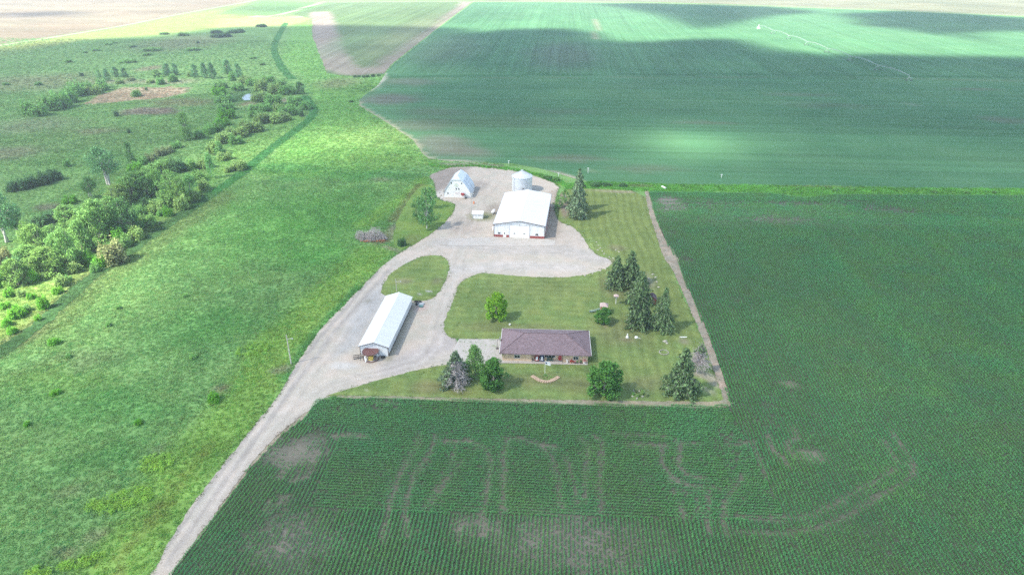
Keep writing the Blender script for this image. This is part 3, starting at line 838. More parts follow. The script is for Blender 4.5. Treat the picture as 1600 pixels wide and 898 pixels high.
TRACKS = [([(655, 679), (650, 699), (635, 721), (617, 756), (605, 800), (598, 845)], 0.9, 0.95), ([(682, 679), (670, 706), (647, 744), (636, 774), (630, 803), (634, 835)], 0.9, 0.9),
    ([(715, 692), (697, 744), (662, 790)], 0.7, 0.6), ([(720, 720), (690, 760), (665, 800)], 0.6, 0.6), ([(690, 690), (735, 689)], 1.0, 0.95),
    ([(735, 689), (757, 700), (766, 724), (762, 756), (755, 799)], 0.8, 0.9), ([(790, 690), (787, 704), (786, 749), (785, 799)], 0.8, 0.9),
    ([(790, 685), (812, 686), (830, 691)], 0.9, 0.95), ([(842, 694), (867, 699)], 1.0, 0.95), ([(842, 694), (863, 715), (872, 749), (875, 789)], 0.8, 0.9),
    ([(880, 712), (887, 719), (896, 756), (900, 789)], 0.7, 0.8), ([(905, 683), (919, 694), (915, 736), (912, 786)], 0.8, 0.85), ([(925, 680), (940, 689), (936, 756), (937, 799)], 0.8, 0.85),
    ([(955, 677), (1040, 681)], 0.8, 0.85), ([(980, 694), (1040, 696)], 1.0, 0.95), ([(1065, 693), (1092, 694)], 0.9, 0.9), ([(1138, 697), (1180, 690)], 0.8, 0.85),
    ([(1031, 699), (1035, 726), (1047, 742), (1055, 752)], 0.8, 0.9), ([(1062, 690), (1060, 729), (1075, 744), (1105, 749)], 0.9, 0.95), ([(1050, 751), (1072, 754)], 1.0, 0.9), ([(1052, 768), (1072, 769)], 1.0, 0.9),
    ([(1075, 759), (1122, 764)], 0.9, 0.85), ([(1065, 786), (1066, 809)], 0.8, 0.85), ([(1087, 774), (1090, 804)], 0.7, 0.7), ([(1107, 771), (1104, 799), (1107, 834)], 0.8, 0.9), ([(1132, 786), (1131, 814), (1136, 834)], 0.8, 0.9),
    ([(1160, 741), (1147, 761), (1135, 785)], 0.8, 0.8), ([(1180, 700), (1195, 746)], 0.7, 0.8), ([(1200, 680), (1203, 694), (1210, 706)], 0.9, 0.95), ([(1238, 668), (1245, 684), (1227, 691), (1232, 704), (1242, 714)], 0.8, 0.95),
    ([(1218, 710), (1232, 728)], 0.8, 0.8), ([(1380, 689), (1402, 721)], 0.8, 0.95), ([(1395, 676), (1425, 721), (1427, 736)], 0.8, 0.95),
    ([(1400, 732), (1362, 756), (1337, 768), (1300, 791), (1262, 806), (1212, 810), (1150, 808)], 0.75, 0.8), ([(1427, 739), (1405, 759), (1362, 781), (1325, 806), (1280, 824), (1212, 834), (1150, 832)], 0.75, 0.8),
    ([(750, 806), (757, 832)], 0.9, 0.9), ([(718, 808), (716, 845)], 0.6, 0.8), ([(781, 808), (777, 850)], 0.6, 0.8), ([(525, 681), (550, 678), (572, 683)], 1.2, 0.9), ([(480, 742), (486, 730), (495, 705)], 1.0, 0.9),
    ([(435, 745), (450, 720), (470, 690)], 1.6, 0.8), ([(455, 752), (478, 745)], 1.2, 0.8), ([(436, 790), (448, 775)], 0.8, 0.8), ([(420, 785), (415, 795)], 0.8, 0.8), ([(435, 860), (445, 835)], 0.7, 0.9), ([(586, 628), (620, 632)], 1.2, 0.7)]
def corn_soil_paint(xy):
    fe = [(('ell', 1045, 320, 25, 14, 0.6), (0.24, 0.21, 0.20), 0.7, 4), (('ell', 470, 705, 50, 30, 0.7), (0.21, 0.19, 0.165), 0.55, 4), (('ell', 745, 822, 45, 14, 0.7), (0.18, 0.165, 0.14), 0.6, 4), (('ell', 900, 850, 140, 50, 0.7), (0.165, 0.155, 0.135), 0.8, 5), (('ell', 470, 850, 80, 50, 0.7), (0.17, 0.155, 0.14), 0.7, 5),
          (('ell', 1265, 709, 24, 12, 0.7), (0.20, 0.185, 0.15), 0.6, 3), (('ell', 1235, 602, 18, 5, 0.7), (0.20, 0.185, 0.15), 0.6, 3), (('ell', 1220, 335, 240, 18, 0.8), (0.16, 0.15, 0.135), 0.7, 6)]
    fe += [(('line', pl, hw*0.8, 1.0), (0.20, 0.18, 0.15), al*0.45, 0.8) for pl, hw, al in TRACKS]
    return paint(xy, C_SOIL_SHADED, fe, 0.1, 8)

def clip_y(poly, y0, keep_low):
    out = []
    for i in range(len(poly)):
        a = poly[i]; b = poly[(i+1) % len(poly)]
        ia, ib = (a[1] < y0) == keep_low, (b[1] < y0) == keep_low
        if ia: out.append(a)
        if ia != ib: out.append(a+(b-a)*(y0-a[1])/(b[1]-a[1]))
    return np.array(out)
Y_HEAD = P(1000, 119)[1]
sheet("far_crop_field", clip_y(W(FAR_PX), Y_HEAD, True), 0.06, 5.0, M['farcrop'], far_paint, 6.0, 0.6, 1)
sheet("far_crop_field", clip_y(W(FAR_PX), Y_HEAD, False), 0.06, 7.0, M['farcrop_ns'], far_paint, 6.0, 0.6, 1)
sheet("strip_crop_field", W(STRIPF_PX), 0.05, 9.0, M['stripcrop'], strip_paint, 8.0, 0.8, 2)
sheet("dry_field", W(TANF_PX), 0.05, 25.0, M['tan'], tan_paint, 30.0, 1.5, 3)
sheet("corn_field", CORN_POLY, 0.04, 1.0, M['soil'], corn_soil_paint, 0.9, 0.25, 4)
sheet("gravel_yard", smooth_poly(GRAVEL_POLY, 1), 0.05, 0.7, M['gravel'], gravel_paint, 0.8, 0.35, 5)
sheet("lawn", smooth_poly(W(LAWN_PX), 1), 0.09, 1.0, M['lawn'], lawn_paint, 0.7, 0.3, 6)
sheet("lawn", smooth_poly(W(ISLAND_PX), 1), 0.09, 1.0, M['lawn'], lawn_paint, 0.7, 0.3, 7)
sheet("lawn", smooth_poly(W(GRASSPATCH_PX), 1), 0.09, 1.2, M['lawn'], lambda xy: lawn_paint(xy)*np.array([0.85, 1.0, 0.8]), 0.7, 0.4, 8)
def margin_poly():
    pl = resample(W(MARGIN_C), 2.0)
    t = np.linspace(0, 1, len(pl))
    hw = 0.75+0.4*np.sin(t*3)+1.1*np.exp(-((t-0.45)/0.08)**2)
    return strip_poly(pl, hw)
sheet("field_margin", margin_poly(), 0.13, 2.0, M['dirt'], lambda xy: paint(xy, (0.27, 0.235, 0.19), [], 0.25, 4), 0.6, 0.35, 9)
sheet("field_margin", strip_poly(resample(W([(1139, 626), (1132, 632), (1110, 633), (1040, 632), (920, 630), (800, 627), (640, 622.5), (527, 620)]), 1.5), np.linspace(1.3, 0.45, len(resample(W([(1139, 626), (1132, 632), (1110, 633), (1040, 632), (920, 630), (800, 627), (640, 622.5), (527, 620)]), 1.5)))), 0.135, 2.0, M['dirt'], lambda xy: paint(xy, (0.29, 0.26, 0.19), [], 0.18, 4), 0.6, 0.3, 10)
sheet("ditch", strip_poly(resample(W(DITCH_N), 8), 3.3), 0.07, 6, M['ditchgrass'], lambda xy: paint(xy, (0.055, 0.165, 0.050), [], 0.25, 14), 2.5, 1.3, 11)
def ditch_paint(xy):
    c = paint(xy, (0.050, 0.165, 0.050), [(('line', [(320, 311), (264, 349), (214, 384), (170, 414), (125, 446), (65, 505), (0, 550)], 9, 10), (0.058, 0.115, 0.045), 0.8, 3)], 0.2, 14)
    return c
sheet("ditch", strip_poly(resample(W(DITCH_S), 4), np.linspace(2.9, 2.2, len(resample(W(DITCH_S), 4)))), 0.07, 3, M['ditchgrass'], ditch_paint, 1.2, 1.0, 12)
M['water'] = None
def _water(t, o):
    p = N(t, "ShaderNodeBsdfPrincipled")
    p.inputs['Base Color'].default_value = (0.10, 0.12, 0.12, 1); p.inputs['Roughness'].default_value = 0.12
    p.inputs['IOR'].default_value = 1.33; p.inputs['Specular IOR Level'].default_value = 0.9
    b = N(t, "ShaderNodeBump"); b.inputs['Strength'].default_value = 0.08
    t.links.new(noise(t, 1.5, 3), b.inputs['Height']); t.links.new(b.outputs[0], p.inputs['Normal'])
    t.links.new(p.outputs[0], o.inputs[0])
M['water'] = mat("pond_water", _water)
sheet("pond", smooth_poly(W(POND_PX), 2), 0.10, 50, M['water'], None, 2.0, 0.4, 13)
# far roads
M['road'] = m_ground("pale_dirt_road", 0.5, 0.05, 0.1, 0.1, 0.0)
sheet("far_road", strip_poly(resample(W([(-700, 172), (0, 72), (110, 54.5), (200, 39.5), (275, 23.5), (340, 12), (400, 1), (430, -6)]), 20), 2.6), 0.12, 60, M['road'], lambda xy: paint(xy, (0.28, 0.27, 0.20), [], 0.08, 40), 0, 0)
sheet("far_road", strip_poly(resample(W([(500, 4), (740, 3.2), (850, 3.2), (930, 3.5), (1000, 5.2), (1200, 10), (1400, 17), (1600, 26), (2300, 31)]), 20), 3.2), 0.12, 60, M['road'], lambda xy: paint(xy, (0.25, 0.24, 0.20), [], 0.08, 40), 0, 0)
sheet("dry_field", W([(1010, 3.5), (1200, 9), (1400, 16), (1600, 25), (2300, 29), (2300, -30), (1000, -14), (700, -12), (760, 2)]), 0.055, 30.0, M['tan'], lambda xy: paint(xy, (0.155, 0.165, 0.105), [(('ell', 1000, 0, 120, 3, 0.7), (0.15, 0.17, 0.12), 0.7, 30)], 0.16, 60), 30, 1.0, 15)
# concrete
sheet("concrete_drive", W([(717, 530), (781, 530), (786, 567.5), (700, 571), (706, 551)]), 0.14, 40, M['concrete'], None, 0)
sheet("concrete_apron", W([(701, 373.5), (772, 370.5), (851, 373.8), (868, 376), (866, 384), (780, 385), (700, 384)]), 0.10, 2.0, M['gravel'], lambda xy: paint(xy, (0.435, 0.405, 0.38), [], 0.06, 6), 1.0, 0.25, 16)

# ================================================================== SCATTERED GROWTH (uncountable: one object each)
def scatter(name, temps, mats, pts, rot, scl, idx, col):
    """points + small plant templates in one mesh; geometry nodes put a template on every point"""
    tv = []; tf = []; tid = []
    for k, (v, f) in enumerate(temps):
        b = len(tv)
        tv += [tuple(q) for q in v]; tf += [[i+b for i in g] for g in f]; tid += [k]*len(v)
    nv = len(tv); n = len(pts)
    me = bpy.data.meshes.new(name)
    me.from_pydata(tv, [], tf)
    me.vertices.add(n)
    co = np.empty((nv+n)*3, np.float32); me.vertices.foreach_get("co", co)
    co = co.reshape(-1, 3); co[nv:] = pts; me.vertices.foreach_set("co", co.ravel())
    def at(nm, typ, key, a, b):
        q = me.attributes.new(nm, typ, 'POINT')
        q.data.foreach_set(key, np.concatenate([a, b]).astype(np.int32 if typ == 'INT' else np.float32).ravel())
    at('tid', 'INT', 'value', np.array(tid), np.full(n, -1))
    at('idx', 'INT', 'value', np.zeros(nv), idx)
    at('rot', 'FLOAT', 'value', np.zeros(nv), rot)
    at('scl', 'FLOAT', 'value', np.ones(nv), scl)
    at('col', 'FLOAT_COLOR', 'color', np.ones((nv, 4)), np.column_stack([col, np.ones(n)]))
    for m in (mats if isinstance(mats, (list, tuple)) else [mats]): me.materials.append(m)
    o = link_mesh(name, me)
    g = bpy.data.node_groups.new(name, 'GeometryNodeTree')
    g.interface.new_socket("Geometry", in_out='INPUT', socket_type='NodeSocketGeometry')
    g.interface.new_socket("Geometry", in_out='OUTPUT', socket_type='NodeSocketGeometry')
    nn = g.nodes; L = g.links
    gi = nn.new('NodeGroupInput'); go = nn.new('NodeGroupOutput')
    def attr(nm, dt):
        q = nn.new('GeometryNodeInputNamedAttribute'); q.data_type = dt; q.inputs['Name'].default_value = nm
        return q.outputs[0]
    def sel(k):
        c = nn.new('FunctionNodeCompare'); c.data_type = 'INT'; c.operation = 'EQUAL'
        ints = [s for s in c.inputs if s.type == 'INT']
        L.new(attr('tid', 'INT'), ints[0]); ints[1].default_value = k
        s = nn.new('GeometryNodeSeparateGeometry'); s.domain = 'POINT'
        L.new(gi.outputs[0], s.inputs['Geometry']); L.new(c.outputs[0], s.inputs['Selection'])
        return s.outputs[0]
    jn = nn.new('GeometryNodeJoinGeometry')
    for k in range(len(temps)):
        ti = nn.new('GeometryNodeGeometryToInstance')
        L.new(sel(k), ti.inputs[0]); L.new(ti.outputs[0], jn.inputs[0])
    ip = nn.new('GeometryNodeInstanceOnPoints')
    L.new(sel(-1), ip.inputs['Points']); L.new(jn.outputs[0], ip.inputs['Instance'])
    ip.inputs['Pick Instance'].default_value = True
    L.new(attr('idx', 'INT'), ip.inputs['Instance Index'])
    cx = nn.new('ShaderNodeCombineXYZ'); L.new(attr('rot', 'FLOAT'), cx.inputs['Z'])
    er = nn.new('FunctionNodeEulerToRotation'); L.new(cx.outputs[0], er.inputs[0])
    L.new(er.outputs[0], ip.inputs['Rotation'])
    L.new(attr('scl', 'FLOAT'), ip.inputs['Scale'])
    L.new(ip.outputs[0], go.inputs[0])
    md = o.modifiers.new("scatter", 'NODES'); md.node_group = g
    o['kind'] = 'stuff'
    return o

def blade_tuft(n, rad, h, wid, seed, lean=0.5):
    rr = random.Random(seed); v = []; f = []
    for k in range(n):
        a = rr.uniform(0, 6.283); r = rad*math.sqrt(rr.random()); b = rr.uniform(0, 6.283)
        x, y = r*math.cos(a), r*math.sin(a)
        hh = h*rr.uniform(0.55, 1.1)*(1-0.4*r/rad); w = wid*rr.uniform(0.7, 1.3)
        dx, dy = math.cos(b)*w/2, math.sin(b)*w/2
        la = rr.uniform(0, 6.283); ll = hh*lean*rr.uniform(0.2, 1.2)
        lx, ly = math.cos(la)*ll, math.sin(la)*ll
        i = len(v)
        v += [(x-dx, y-dy, 0), (x+dx, y+dy, 0), (x+dx*0.7+lx*0.4, y+dy*0.7+ly*0.4, hh*0.65), (x-dx*0.7+lx*0.4, y-dy*0.7+ly*0.4, hh*0.65), (x+lx, y+ly, hh)]
        f += [(i, i+1, i+2, i+3), (i+3, i+2, i+4)]
    return v, f

def corn_seg(seed, L=0.5, n=3):
    rr = random.Random(seed); v = []; f = []
    for k in range(n):
        px = (k+0.5)/n*L-L/2+rr.uniform(-0.04, 0.04); py = rr.uniform(-0.03, 0.03)
        h = rr.uniform(0.5, 0.72); a0 = rr.uniform(0, 6.28)
        for q in range(6):
            a = a0+q*math.pi+rr.uniform(-0.7, 0.7); z0 = h*(0.15+0.12*q); l = rr.uniform(0.27, 0.41)*(1-0.06*abs(q-2)); w = rr.uniform(0.05, 0.075)
            ca, sa = math.cos(a), math.sin(a); i = len(v)
            for (s, zz, ww) in ((0.0, 0.0, 0.5), (0.5, 0.20, 1.0), (1.0, 0.06, 0.25)):
                cx, cy, cz = px+ca*l*s, py+sa*l*s, z0+zz*1.2
                v += [(cx+sa*w/2*ww, cy-ca*w/2*ww, cz), (cx-sa*w/2*ww, cy+ca*w/2*ww, cz)]
            f += [(i, i+1, i+3, i+2), (i+2, i+3, i+5, i+4)]
    return v, f

M['grassblade'] = m_leaf("meadow_grass_blades", (0, 0, 0), 0.34, 0.45, True)
M['cornleaf'] = m_leaf("young_corn_leaves", (0, 0, 0), 0.35, 0.25, True, 0.15)

def in_view(pts, mx=170, my=90):
    u, v, d = proj_arr(pts)
    return (u > -mx) & (u < 1600+mx) & (v > -20) & (v < 898+my)

# ---- corn: rows run north-south, with east-west headlands south of the lawn and along the north edge, and rows along the lane
SEG = 0.5; ROW = 0.762
def grid_rows(ang, lo, hi):
    c = np.array([(lo[0]+hi[0])/2, (lo[1]+hi[1])/2]); r = np.hypot(*(hi-lo))/2+2
    u = np.arange(-r, r, SEG); w = np.arange(-r, r, ROW)
    U, V = np.meshgrid(u, w)
    ca, sa = math.cos(ang), math.sin(ang)
    p = np.column_stack([c[0]+U.ravel()*ca-V.ravel()*sa, c[1]+U.ravel()*sa+V.ravel()*ca])
    return p[(p[:, 0] > lo[0]) & (p[:, 0] < hi[0]) & (p[:, 1] > lo[1]) & (p[:, 1] < hi[1])]
Z_EW1 = W([(486, 640), (492, 620), (527, 618), (800, 624), (1137, 630), (1144, 655), (1228, 815), (1100, 812), (900, 808), (700, 803), (482, 795), (530, 690), (545, 668), (486, 662)])
Z_EW2 = W([(1000, 290), (1600, 296), (2300, 306), (2300, 376), (1600, 357), (1200, 349), (1060, 343), (1020, 338)])
LANE_R = np.vstack([W([(472, 655), (435, 682), (405, 715), (386, 737), (350, 790), (312, 843), (272, 893)]), [R_END]])
LANG = math.atan2(*(LANE_R[-1]-LANE_R[2])[::-1])
BLOBS = [(465, 705, 56, 32, 0.6), (520, 680, 40, 6, 0.5), (1268, 709, 18, 9, 0.85), (1045, 318, 22, 12, 0.7), (1100, 318, 60, 8, 0.35), (1220, 345, 60, 7, 0.3), (1240, 318, 60, 4, 0.45), (1390, 328, 40, 5, 0.5), (1330, 318, 40, 5, 0.3), (1460, 318, 40, 4, 0.3),
         (560, 640, 50, 4, 0.3), (1050, 366, 10, 3, 0.5), (1228, 602, 16, 4, 0.75), (1240, 598, 8, 3, 0.7), (1048, 362, 5, 1.6, 0.9), (1068, 402, 12, 6, 0.7), (1100, 366, 16, 5, 0.4), (745, 822, 44, 16, 0.3), (1155, 470, 14, 5, 0.3), (900, 850, 140, 45, 0.18), (1210, 640, 8, 5, 0.7), (1205, 660, 18, 10, 0.45), (1145, 700, 40, 30, 0.25), (440, 820, 60, 60, 0.3)]
corn_p = []; corn_r = []
lo, hi = np.array([-90., 62.]), np.array([250., 300.])
for ang, zone in ((math.pi/2, 'ns'), (0.0, 'ew'), (LANG, 'lane')):
    p = grid_rows(ang, lo, hi)
    p = p[in_view(p)]
    p = p[inpoly(p, CORN_POLY)]
    e = inpoly(p, Z_EW1) | inpoly(p, Z_EW2)
    l = (seg_dist(p, LANE_R) < 10.5) & ~e
    k = e if zone == 'ew' else (l if zone == 'lane' else ~(e | l))
    p = p[k]
    corn_p.append(p); corn_r.append(np.full(len(p), ang))
corn_p = np.vstack(corn_p); corn_r = np.concatenate(corn_r)
across_ = -corn_p[:, 0]*np.sin(corn_r)+corn_p[:, 1]*np.cos(corn_r); along_ = corn_p[:, 0]*np.cos(corn_r)+corn_p[:, 1]*np.sin(corn_r)
keep = np.ones(len(corn_p)); size = np.ones(len(corn_p))
wp = np.column_stack([fbm(corn_p[:, 0], corn_p[:, 1], 5, 3, 3)-0.5, fbm(corn_p[:, 0], corn_p[:, 1], 5, 3, 8)-0.5])
for pl, hw, al in TRACKS:
    m = feature_mask(corn_p, ('line', pl, hw*0.45, 0.8), wp*1.0)*al*np.clip(0.15+1.5*fbm(corn_p[:, 0], corn_p[:, 1], 4, 3, 44), 0.1, 1)
    keep *= 1-m*0.55; size *= 1-m*0.30
for cx, cy, rx, ry, al in BLOBS:
    m = feature_mask(corn_p, ('ell', cx, cy, rx, ry, 0.7), wp*6)*al*np.clip(2.6*fbm(across_/0.9, along_/9.0, 2.2, 3, 33)-0.45, 0, 1.3)
    keep *= np.clip(1-m, 0, 1); size *= 1-np.clip(m, 0, 1)*0.4
vig = fbm(corn_p[:, 0], corn_p[:, 1], 14, 4, 21)
ca_, sa_ = np.cos(corn_r), np.sin(corn_r)
along = corn_p[:, 0]*ca_+corn_p[:, 1]*sa_; across = -corn_p[:, 0]*sa_+corn_p[:, 1]*ca_
vig = vig*0.65+0.55*fbm(across, along/45.0, 4.5, 3, 88)-0.1        # planter passes: stronger and weaker strips along the rows
size *= 0.80+0.25*vig
k = RNG.random(len(corn_p)) < keep*0.985
corn_p, corn_r, size, vig = corn_p[k], corn_r[k], size[k], vig[k]
n = len(corn_p)
jit = RNG.normal(0, 0.035, (n, 2))
cc = np.array((0.096, 0.290, 0.096))*(1+0.35*(vig-0.5))[:, None]
hue = fbm(corn_p[:, 0], corn_p[:, 1], 7, 3, 61)-0.5
cc[:, 0] *= 1+0.5*hue; cc[:, 2] *= 1-0.35*hue
spot = np.maximum(feature_mask(corn_p, ('ell', 955, 855, 60, 30, 0.8)), feature_mask(corn_p, ('ell', 490, 880, 20, 14, 0.8)))*0.6
cc = cc*(1-spot[:, None])+np.array((0.07, 0.17, 0.035))*spot[:, None]
scatter("corn", [corn_seg(s) for s in range(6)], M['cornleaf'], np.column_stack([corn_p+jit, np.full(n, 0.04)]), corn_r+np.pi*RNG.integers(0, 2, n)+RNG.normal(0, 0.05, n), size*RNG.uniform(0.85, 1.12, n), RNG.integers(0, 6, n), cc)
tag(bpy.data.objects['corn'], "rows of young green corn over the whole near and right-hand field", "corn")
print("corn segments", n)

# ---- meadow and marsh grass
GPOLY_X = smooth_poly(GRAVEL_POLY, 1); LAWN_W = W(LAWN_PX); FAR_W = W(FAR_PX); STRIP_W = W(STRIPF_PX); PATCH_W = W(GRASSPATCH_PX); POND_W = W(POND_PX)
def field_grid(x0, x1, y0, y1, s):
    X, Y = np.meshgrid(np.arange(x0, x1, s), np.arange(y0, y1, s))
    p = np.column_stack([X.ravel(), Y.ravel()])
    return p+RNG.uniform(-0.5*s, 0.5*s, p.shape)
pa = field_grid(-210, 0, 70, 300, 0.8)
pb = field_grid(-420, -20, 300, 470, 1.5)
pc_ = field_grid(-760, -60, 470, 760, 3.0)
pa = np.vstack([pa, field_grid(-300, -210, 150, 300, 1.3)])
p = np.vstack([pa, pb, pc_]); s0 = np.r_[np.full(len(pa), 1.0), np.full(len(pb), 1.5), np.full(len(pc_), 2.0)]
k = in_view(p, 120, 60)
p, s0 = p[k], s0[k]
bad = ((seg_dist(p, LANE_R) < 3.6) & (p[:, 0] > -75)) | inpoly(p, GPOLY_X) | inpoly(p, LAWN_W) | inpoly(p, CORN_POLY) | inpoly(p, FAR_W) | inpoly(p, STRIP_W) | inpoly(p, PATCH_W) | inpoly(p, POND_W)
p, s0 = p[~bad], s0[~bad]
cl = ground_paint(p)
vg = fbm(p[:, 0], p[:, 1], 6, 4, 91)
streak = fbm(p[:, 0]*0.9+p[:, 1]*0.3, p[:, 1]*0.5-p[:, 0]*0.2, 3.0, 3, 12)
k = RNG.random(len(p)) < 0.55+0.7*vg
p, s0, cl, vg, streak = p[k], s0[k], cl[k], vg[k], streak[k]
n = len(p)
dd = np.maximum(1-sstep(2.2, 3.6, seg_dist(p, W(DITCH_S))), 1-sstep(2.6, 4.2, seg_dist(p, W(DITCH_N))))[:, None]
up_ = sstep(P(300, 340)[1], P(300, 300)[1], p[:, 1])[:, None]
cl = cl*(1-dd)+dd*(np.array((0.052, 0.160, 0.042))*up_+np.array((0.062, 0.118, 0.044))*(1-up_))
cl = cl*1.3*(0.85+0.35*streak+RNG.normal(0, 0.07, n))[:, None]
cl[:, 0] *= 1+0.25*RNG.normal(0, 0.5, n)
scatter("meadow_grass", [blade_tuft(22, 0.62, 0.30, 0.16, s, 1.3) for s in range(4)], M['grassblade'], np.column_stack([p, np.zeros(n)]), RNG.uniform(0, 6.28, n), s0*(0.75+0.4*vg)*RNG.uniform(0.75, 1.25, n), RNG.integers(0, 4, n), np.clip(cl, 0.01, 0.6))
tag(bpy.data.objects['meadow_grass'], "tall rough grass covering the open meadow left of the lane", "grass")
print("tufts", n)

# ---- grass of the ditch bank between the two fields and beside the yard track
hp = W(HEDGE_PX)
q = field_grid(-62, 330, 268, 330, 0.8); q = q[in_view(q)]
d1 = inpoly(q, hp)
d2 = seg_dist(q, W([(672, 257), (700, 261), (740, 258.5), (800, 265), (845, 274), (885, 289)])) < 2.0
q = q[d1 | d2]
hv = fbm(q[:, 0], q[:, 1], 5, 3, 14)
k = RNG.random(len(q)) < 0.5+0.8*hv; q, hv = q[k], hv[k]
n = len(q)
hc = np.array((0.150, 0.370, 0.070))*(0.55+0.9*hv+RNG.normal(0, 0.12, n))[:, None]
dk = np.maximum(feature_mask(q, ('ell', 937, 288, 18, 3.4, 0.5)), feature_mask(q, ('ell', 860, 281, 26, 4, 0.6)))[:, None]*0.85
hc = hc*(1-dk)+np.array((0.07, 0.22, 0.06))*dk
dry = np.maximum(feature_mask(q, ('ell', 1000, 291, 22, 2.5, 0.7)), feature_mask(q, ('ell', 1280, 292, 60, 1.2, 0.7)))[:, None]*0.6
hc = hc*(1-dry)+np.array((0.26, 0.22, 0.15))*dry
scatter("ditch_bank_grass", [blade_tuft(18, 0.55, 0.7, 0.11, 50+s) for s in range(4)], M['grassblade'], np.column_stack([q, np.full(n, 0.0)]), RNG.uniform(0, 6.28, n), RNG.uniform(0.7, 1.5, n)*(1+0.5*dk[:, 0]), RNG.integers(0, 4, n), np.clip(hc, 0.01, 0.6))
tag(bpy.data.objects['ditch_bank_grass'], "bright grass on the narrow bank between the far field and the corn", "grass")

# ---- ragged grass where the gravel ends
ep = []
for poly_ in (GPOLY_X, smooth_poly(W(LAWN_PX), 1), smooth_poly(W(ISLAND_PX), 1)):
    q = densify(poly_, 0.32, 0.5, 31)
    ep.append(q+RNG.normal(0, 0.28, q.shape))
q = np.vstack(ep); q = q[in_view(q)]
dl = (seg_dist(q, LANE_R) < 3.5) & (q[:, 1] < P(480, 640)[1])
k = RNG.random(len(q)) < (1.5*fbm(q[:, 0], q[:, 1], 3.5, 3, 71)-0.25)*np.where(dl, 0.55, 1)
q = q[k]; dl = dl[k]; n = len(q)
ec = np.array((0.115, 0.215, 0.060))*RNG.uniform(0.65, 1.25, n)[:, None]
ec[dl] = np.array((0.20, 0.165, 0.105))*RNG.uniform(0.5, 1.2, dl.sum())[:, None]
scatter("edge_grass", [blade_tuft(14, 0.34, 0.22, 0.09, 80+s, 1.0) for s in range(3)], M['grassblade'], np.column_stack([q, np.full(n, 0.05)]), RNG.uniform(0, 6.28, n), RNG.uniform(0.5, 1.3, n), RNG.integers(0, 3, n), ec)
tag(bpy.data.objects['edge_grass'], "ragged grass tufts along the edges of the gravel and lawns", "grass")

# ---- patches of leafy weeds in the meadow
def weed_pts(cx, cy, rx, ry, nn, ang=0):
    c, a, b = ell(cx, cy, rx, ry)
    t = RNG.uniform(0, 6.28, nn); r = np.sqrt(RNG.random(nn))
    u = np.column_stack([a*r*np.cos(t), b*r*np.sin(t)])
    ca, sa = math.cos(ang), math.sin(ang)
    return c+np.column_stack([u[:, 0]*ca-u[:, 1]*sa, u[:, 0]*sa+u[:, 1]*ca])
q = np.vstack([weed_pts(396, 547, 26, 11, 80, 0.5), weed_pts(245, 725, 26, 18, 95, 0.5), weed_pts(195, 782, 42, 20, 150, 0.5), weed_pts(130, 878, 34, 10, 60, 0.4), weed_pts(150, 790, 14, 10, 30), weed_pts(60, 895, 20, 8, 40), weed_pts(580, 140, 14, 5, 60, 0.5)])
n = len(q)
wc = np.array((0.270, 0.480, 0.085))*RNG.uniform(0.75, 1.3, n)[:, None]
def weed(seed):
    rr = random.Random(seed); v = []; f = []
    for k in range(24):
        a = rr.uniform(0, 6.28); r = 0.42*math.sqrt(rr.random()); z = 0.85*(1-(r/0.45)**2*0.6)*rr.uniform(0.45, 1.0)
        nrm = Vector((math.cos(a)*0.3, math.sin(a)*0.3, 1)).normalized(); t = nrm.orthogonal().normalized(); t.rotate(Matrix.Rotation(rr.uniform(0, 6.28), 3, nrm)); s = nrm.cross(t)
        c = Vector((r*math.cos(a), r*math.sin(a), z)); w = rr.uniform(0.09, 0.15); i = len(v)
        v += [c-t*w, c-s*w*0.5, c+t*w, c+s*w*0.5]; f.append((i, i+1, i+2, i+3))
    return v, f
scatter("leafy_weeds", [weed(s) for s in range(4)], M['grassblade'], np.column_stack([q, np.zeros(n)]), RNG.uniform(0, 6.28, n), RNG.uniform(0.7, 1.4, n), RNG.integers(0, 4, n), wc)
tag(bpy.data.objects['leafy_weeds'], "patches of yellow-green leafy weeds standing in the meadow grass", "weeds")

# ================================================================== CLOUDS (they throw the dappled shade) AND THE AIR
CLOUD_Z = 520.0
LIT = W([(-500, 140), (-300, 105), (0, 77), (125, 63), (250, 56), (330, 44), (440, 42), (500, 40), (620, 42), (735, 46), (742, 52), (800, 46), (875, 46), (925, 54), (940, 62), (975, 67), (1012, 68), (1050, 64), (1125, 62), (1162, 71), (1200, 80), (1275, 87), (1325, 82), (1400, 87), (1475, 89), (1600, 90), (2200, 100), (2600, -10), (-900, -30), (-1400, 120)])
WEDGES = [W([(915, 7), (960, 12), (1000, 21), (1050, 34), (1090, 45), (1125, 42), (1170, 31), (1230, 24), (1285, 19), (1210, 11), (1100, 7), (1000, 5)]),
          W([(1300, 22), (1330, 31), (1310, 37), (1350, 42), (1400, 46), (1450, 53), (1500, 58), (1560, 68), (1540, 58), (1500, 52), (1600, 50), (2200, 64), (2200, 36), (1600, 29), (1500, 21), (1400, 17)])]
THIN = [(600, 213, 130, 26, 0.46), (470, 235, 90, 26, 0.35), (1070, 228, 95, 22, 0.75), (880, 212, 200, 20, 0.10), (720, 240, 70, 18, 0.20), (0, 465, 170, 75, 1.0), (60, 390, 170, 70, 0.5), (320, 250, 120, 40, 0.22), (330, 110, 200, 40, 0.25), (600, 60, 100, 10, 0.15), (1000, 500, 300, 80, 0.0)]
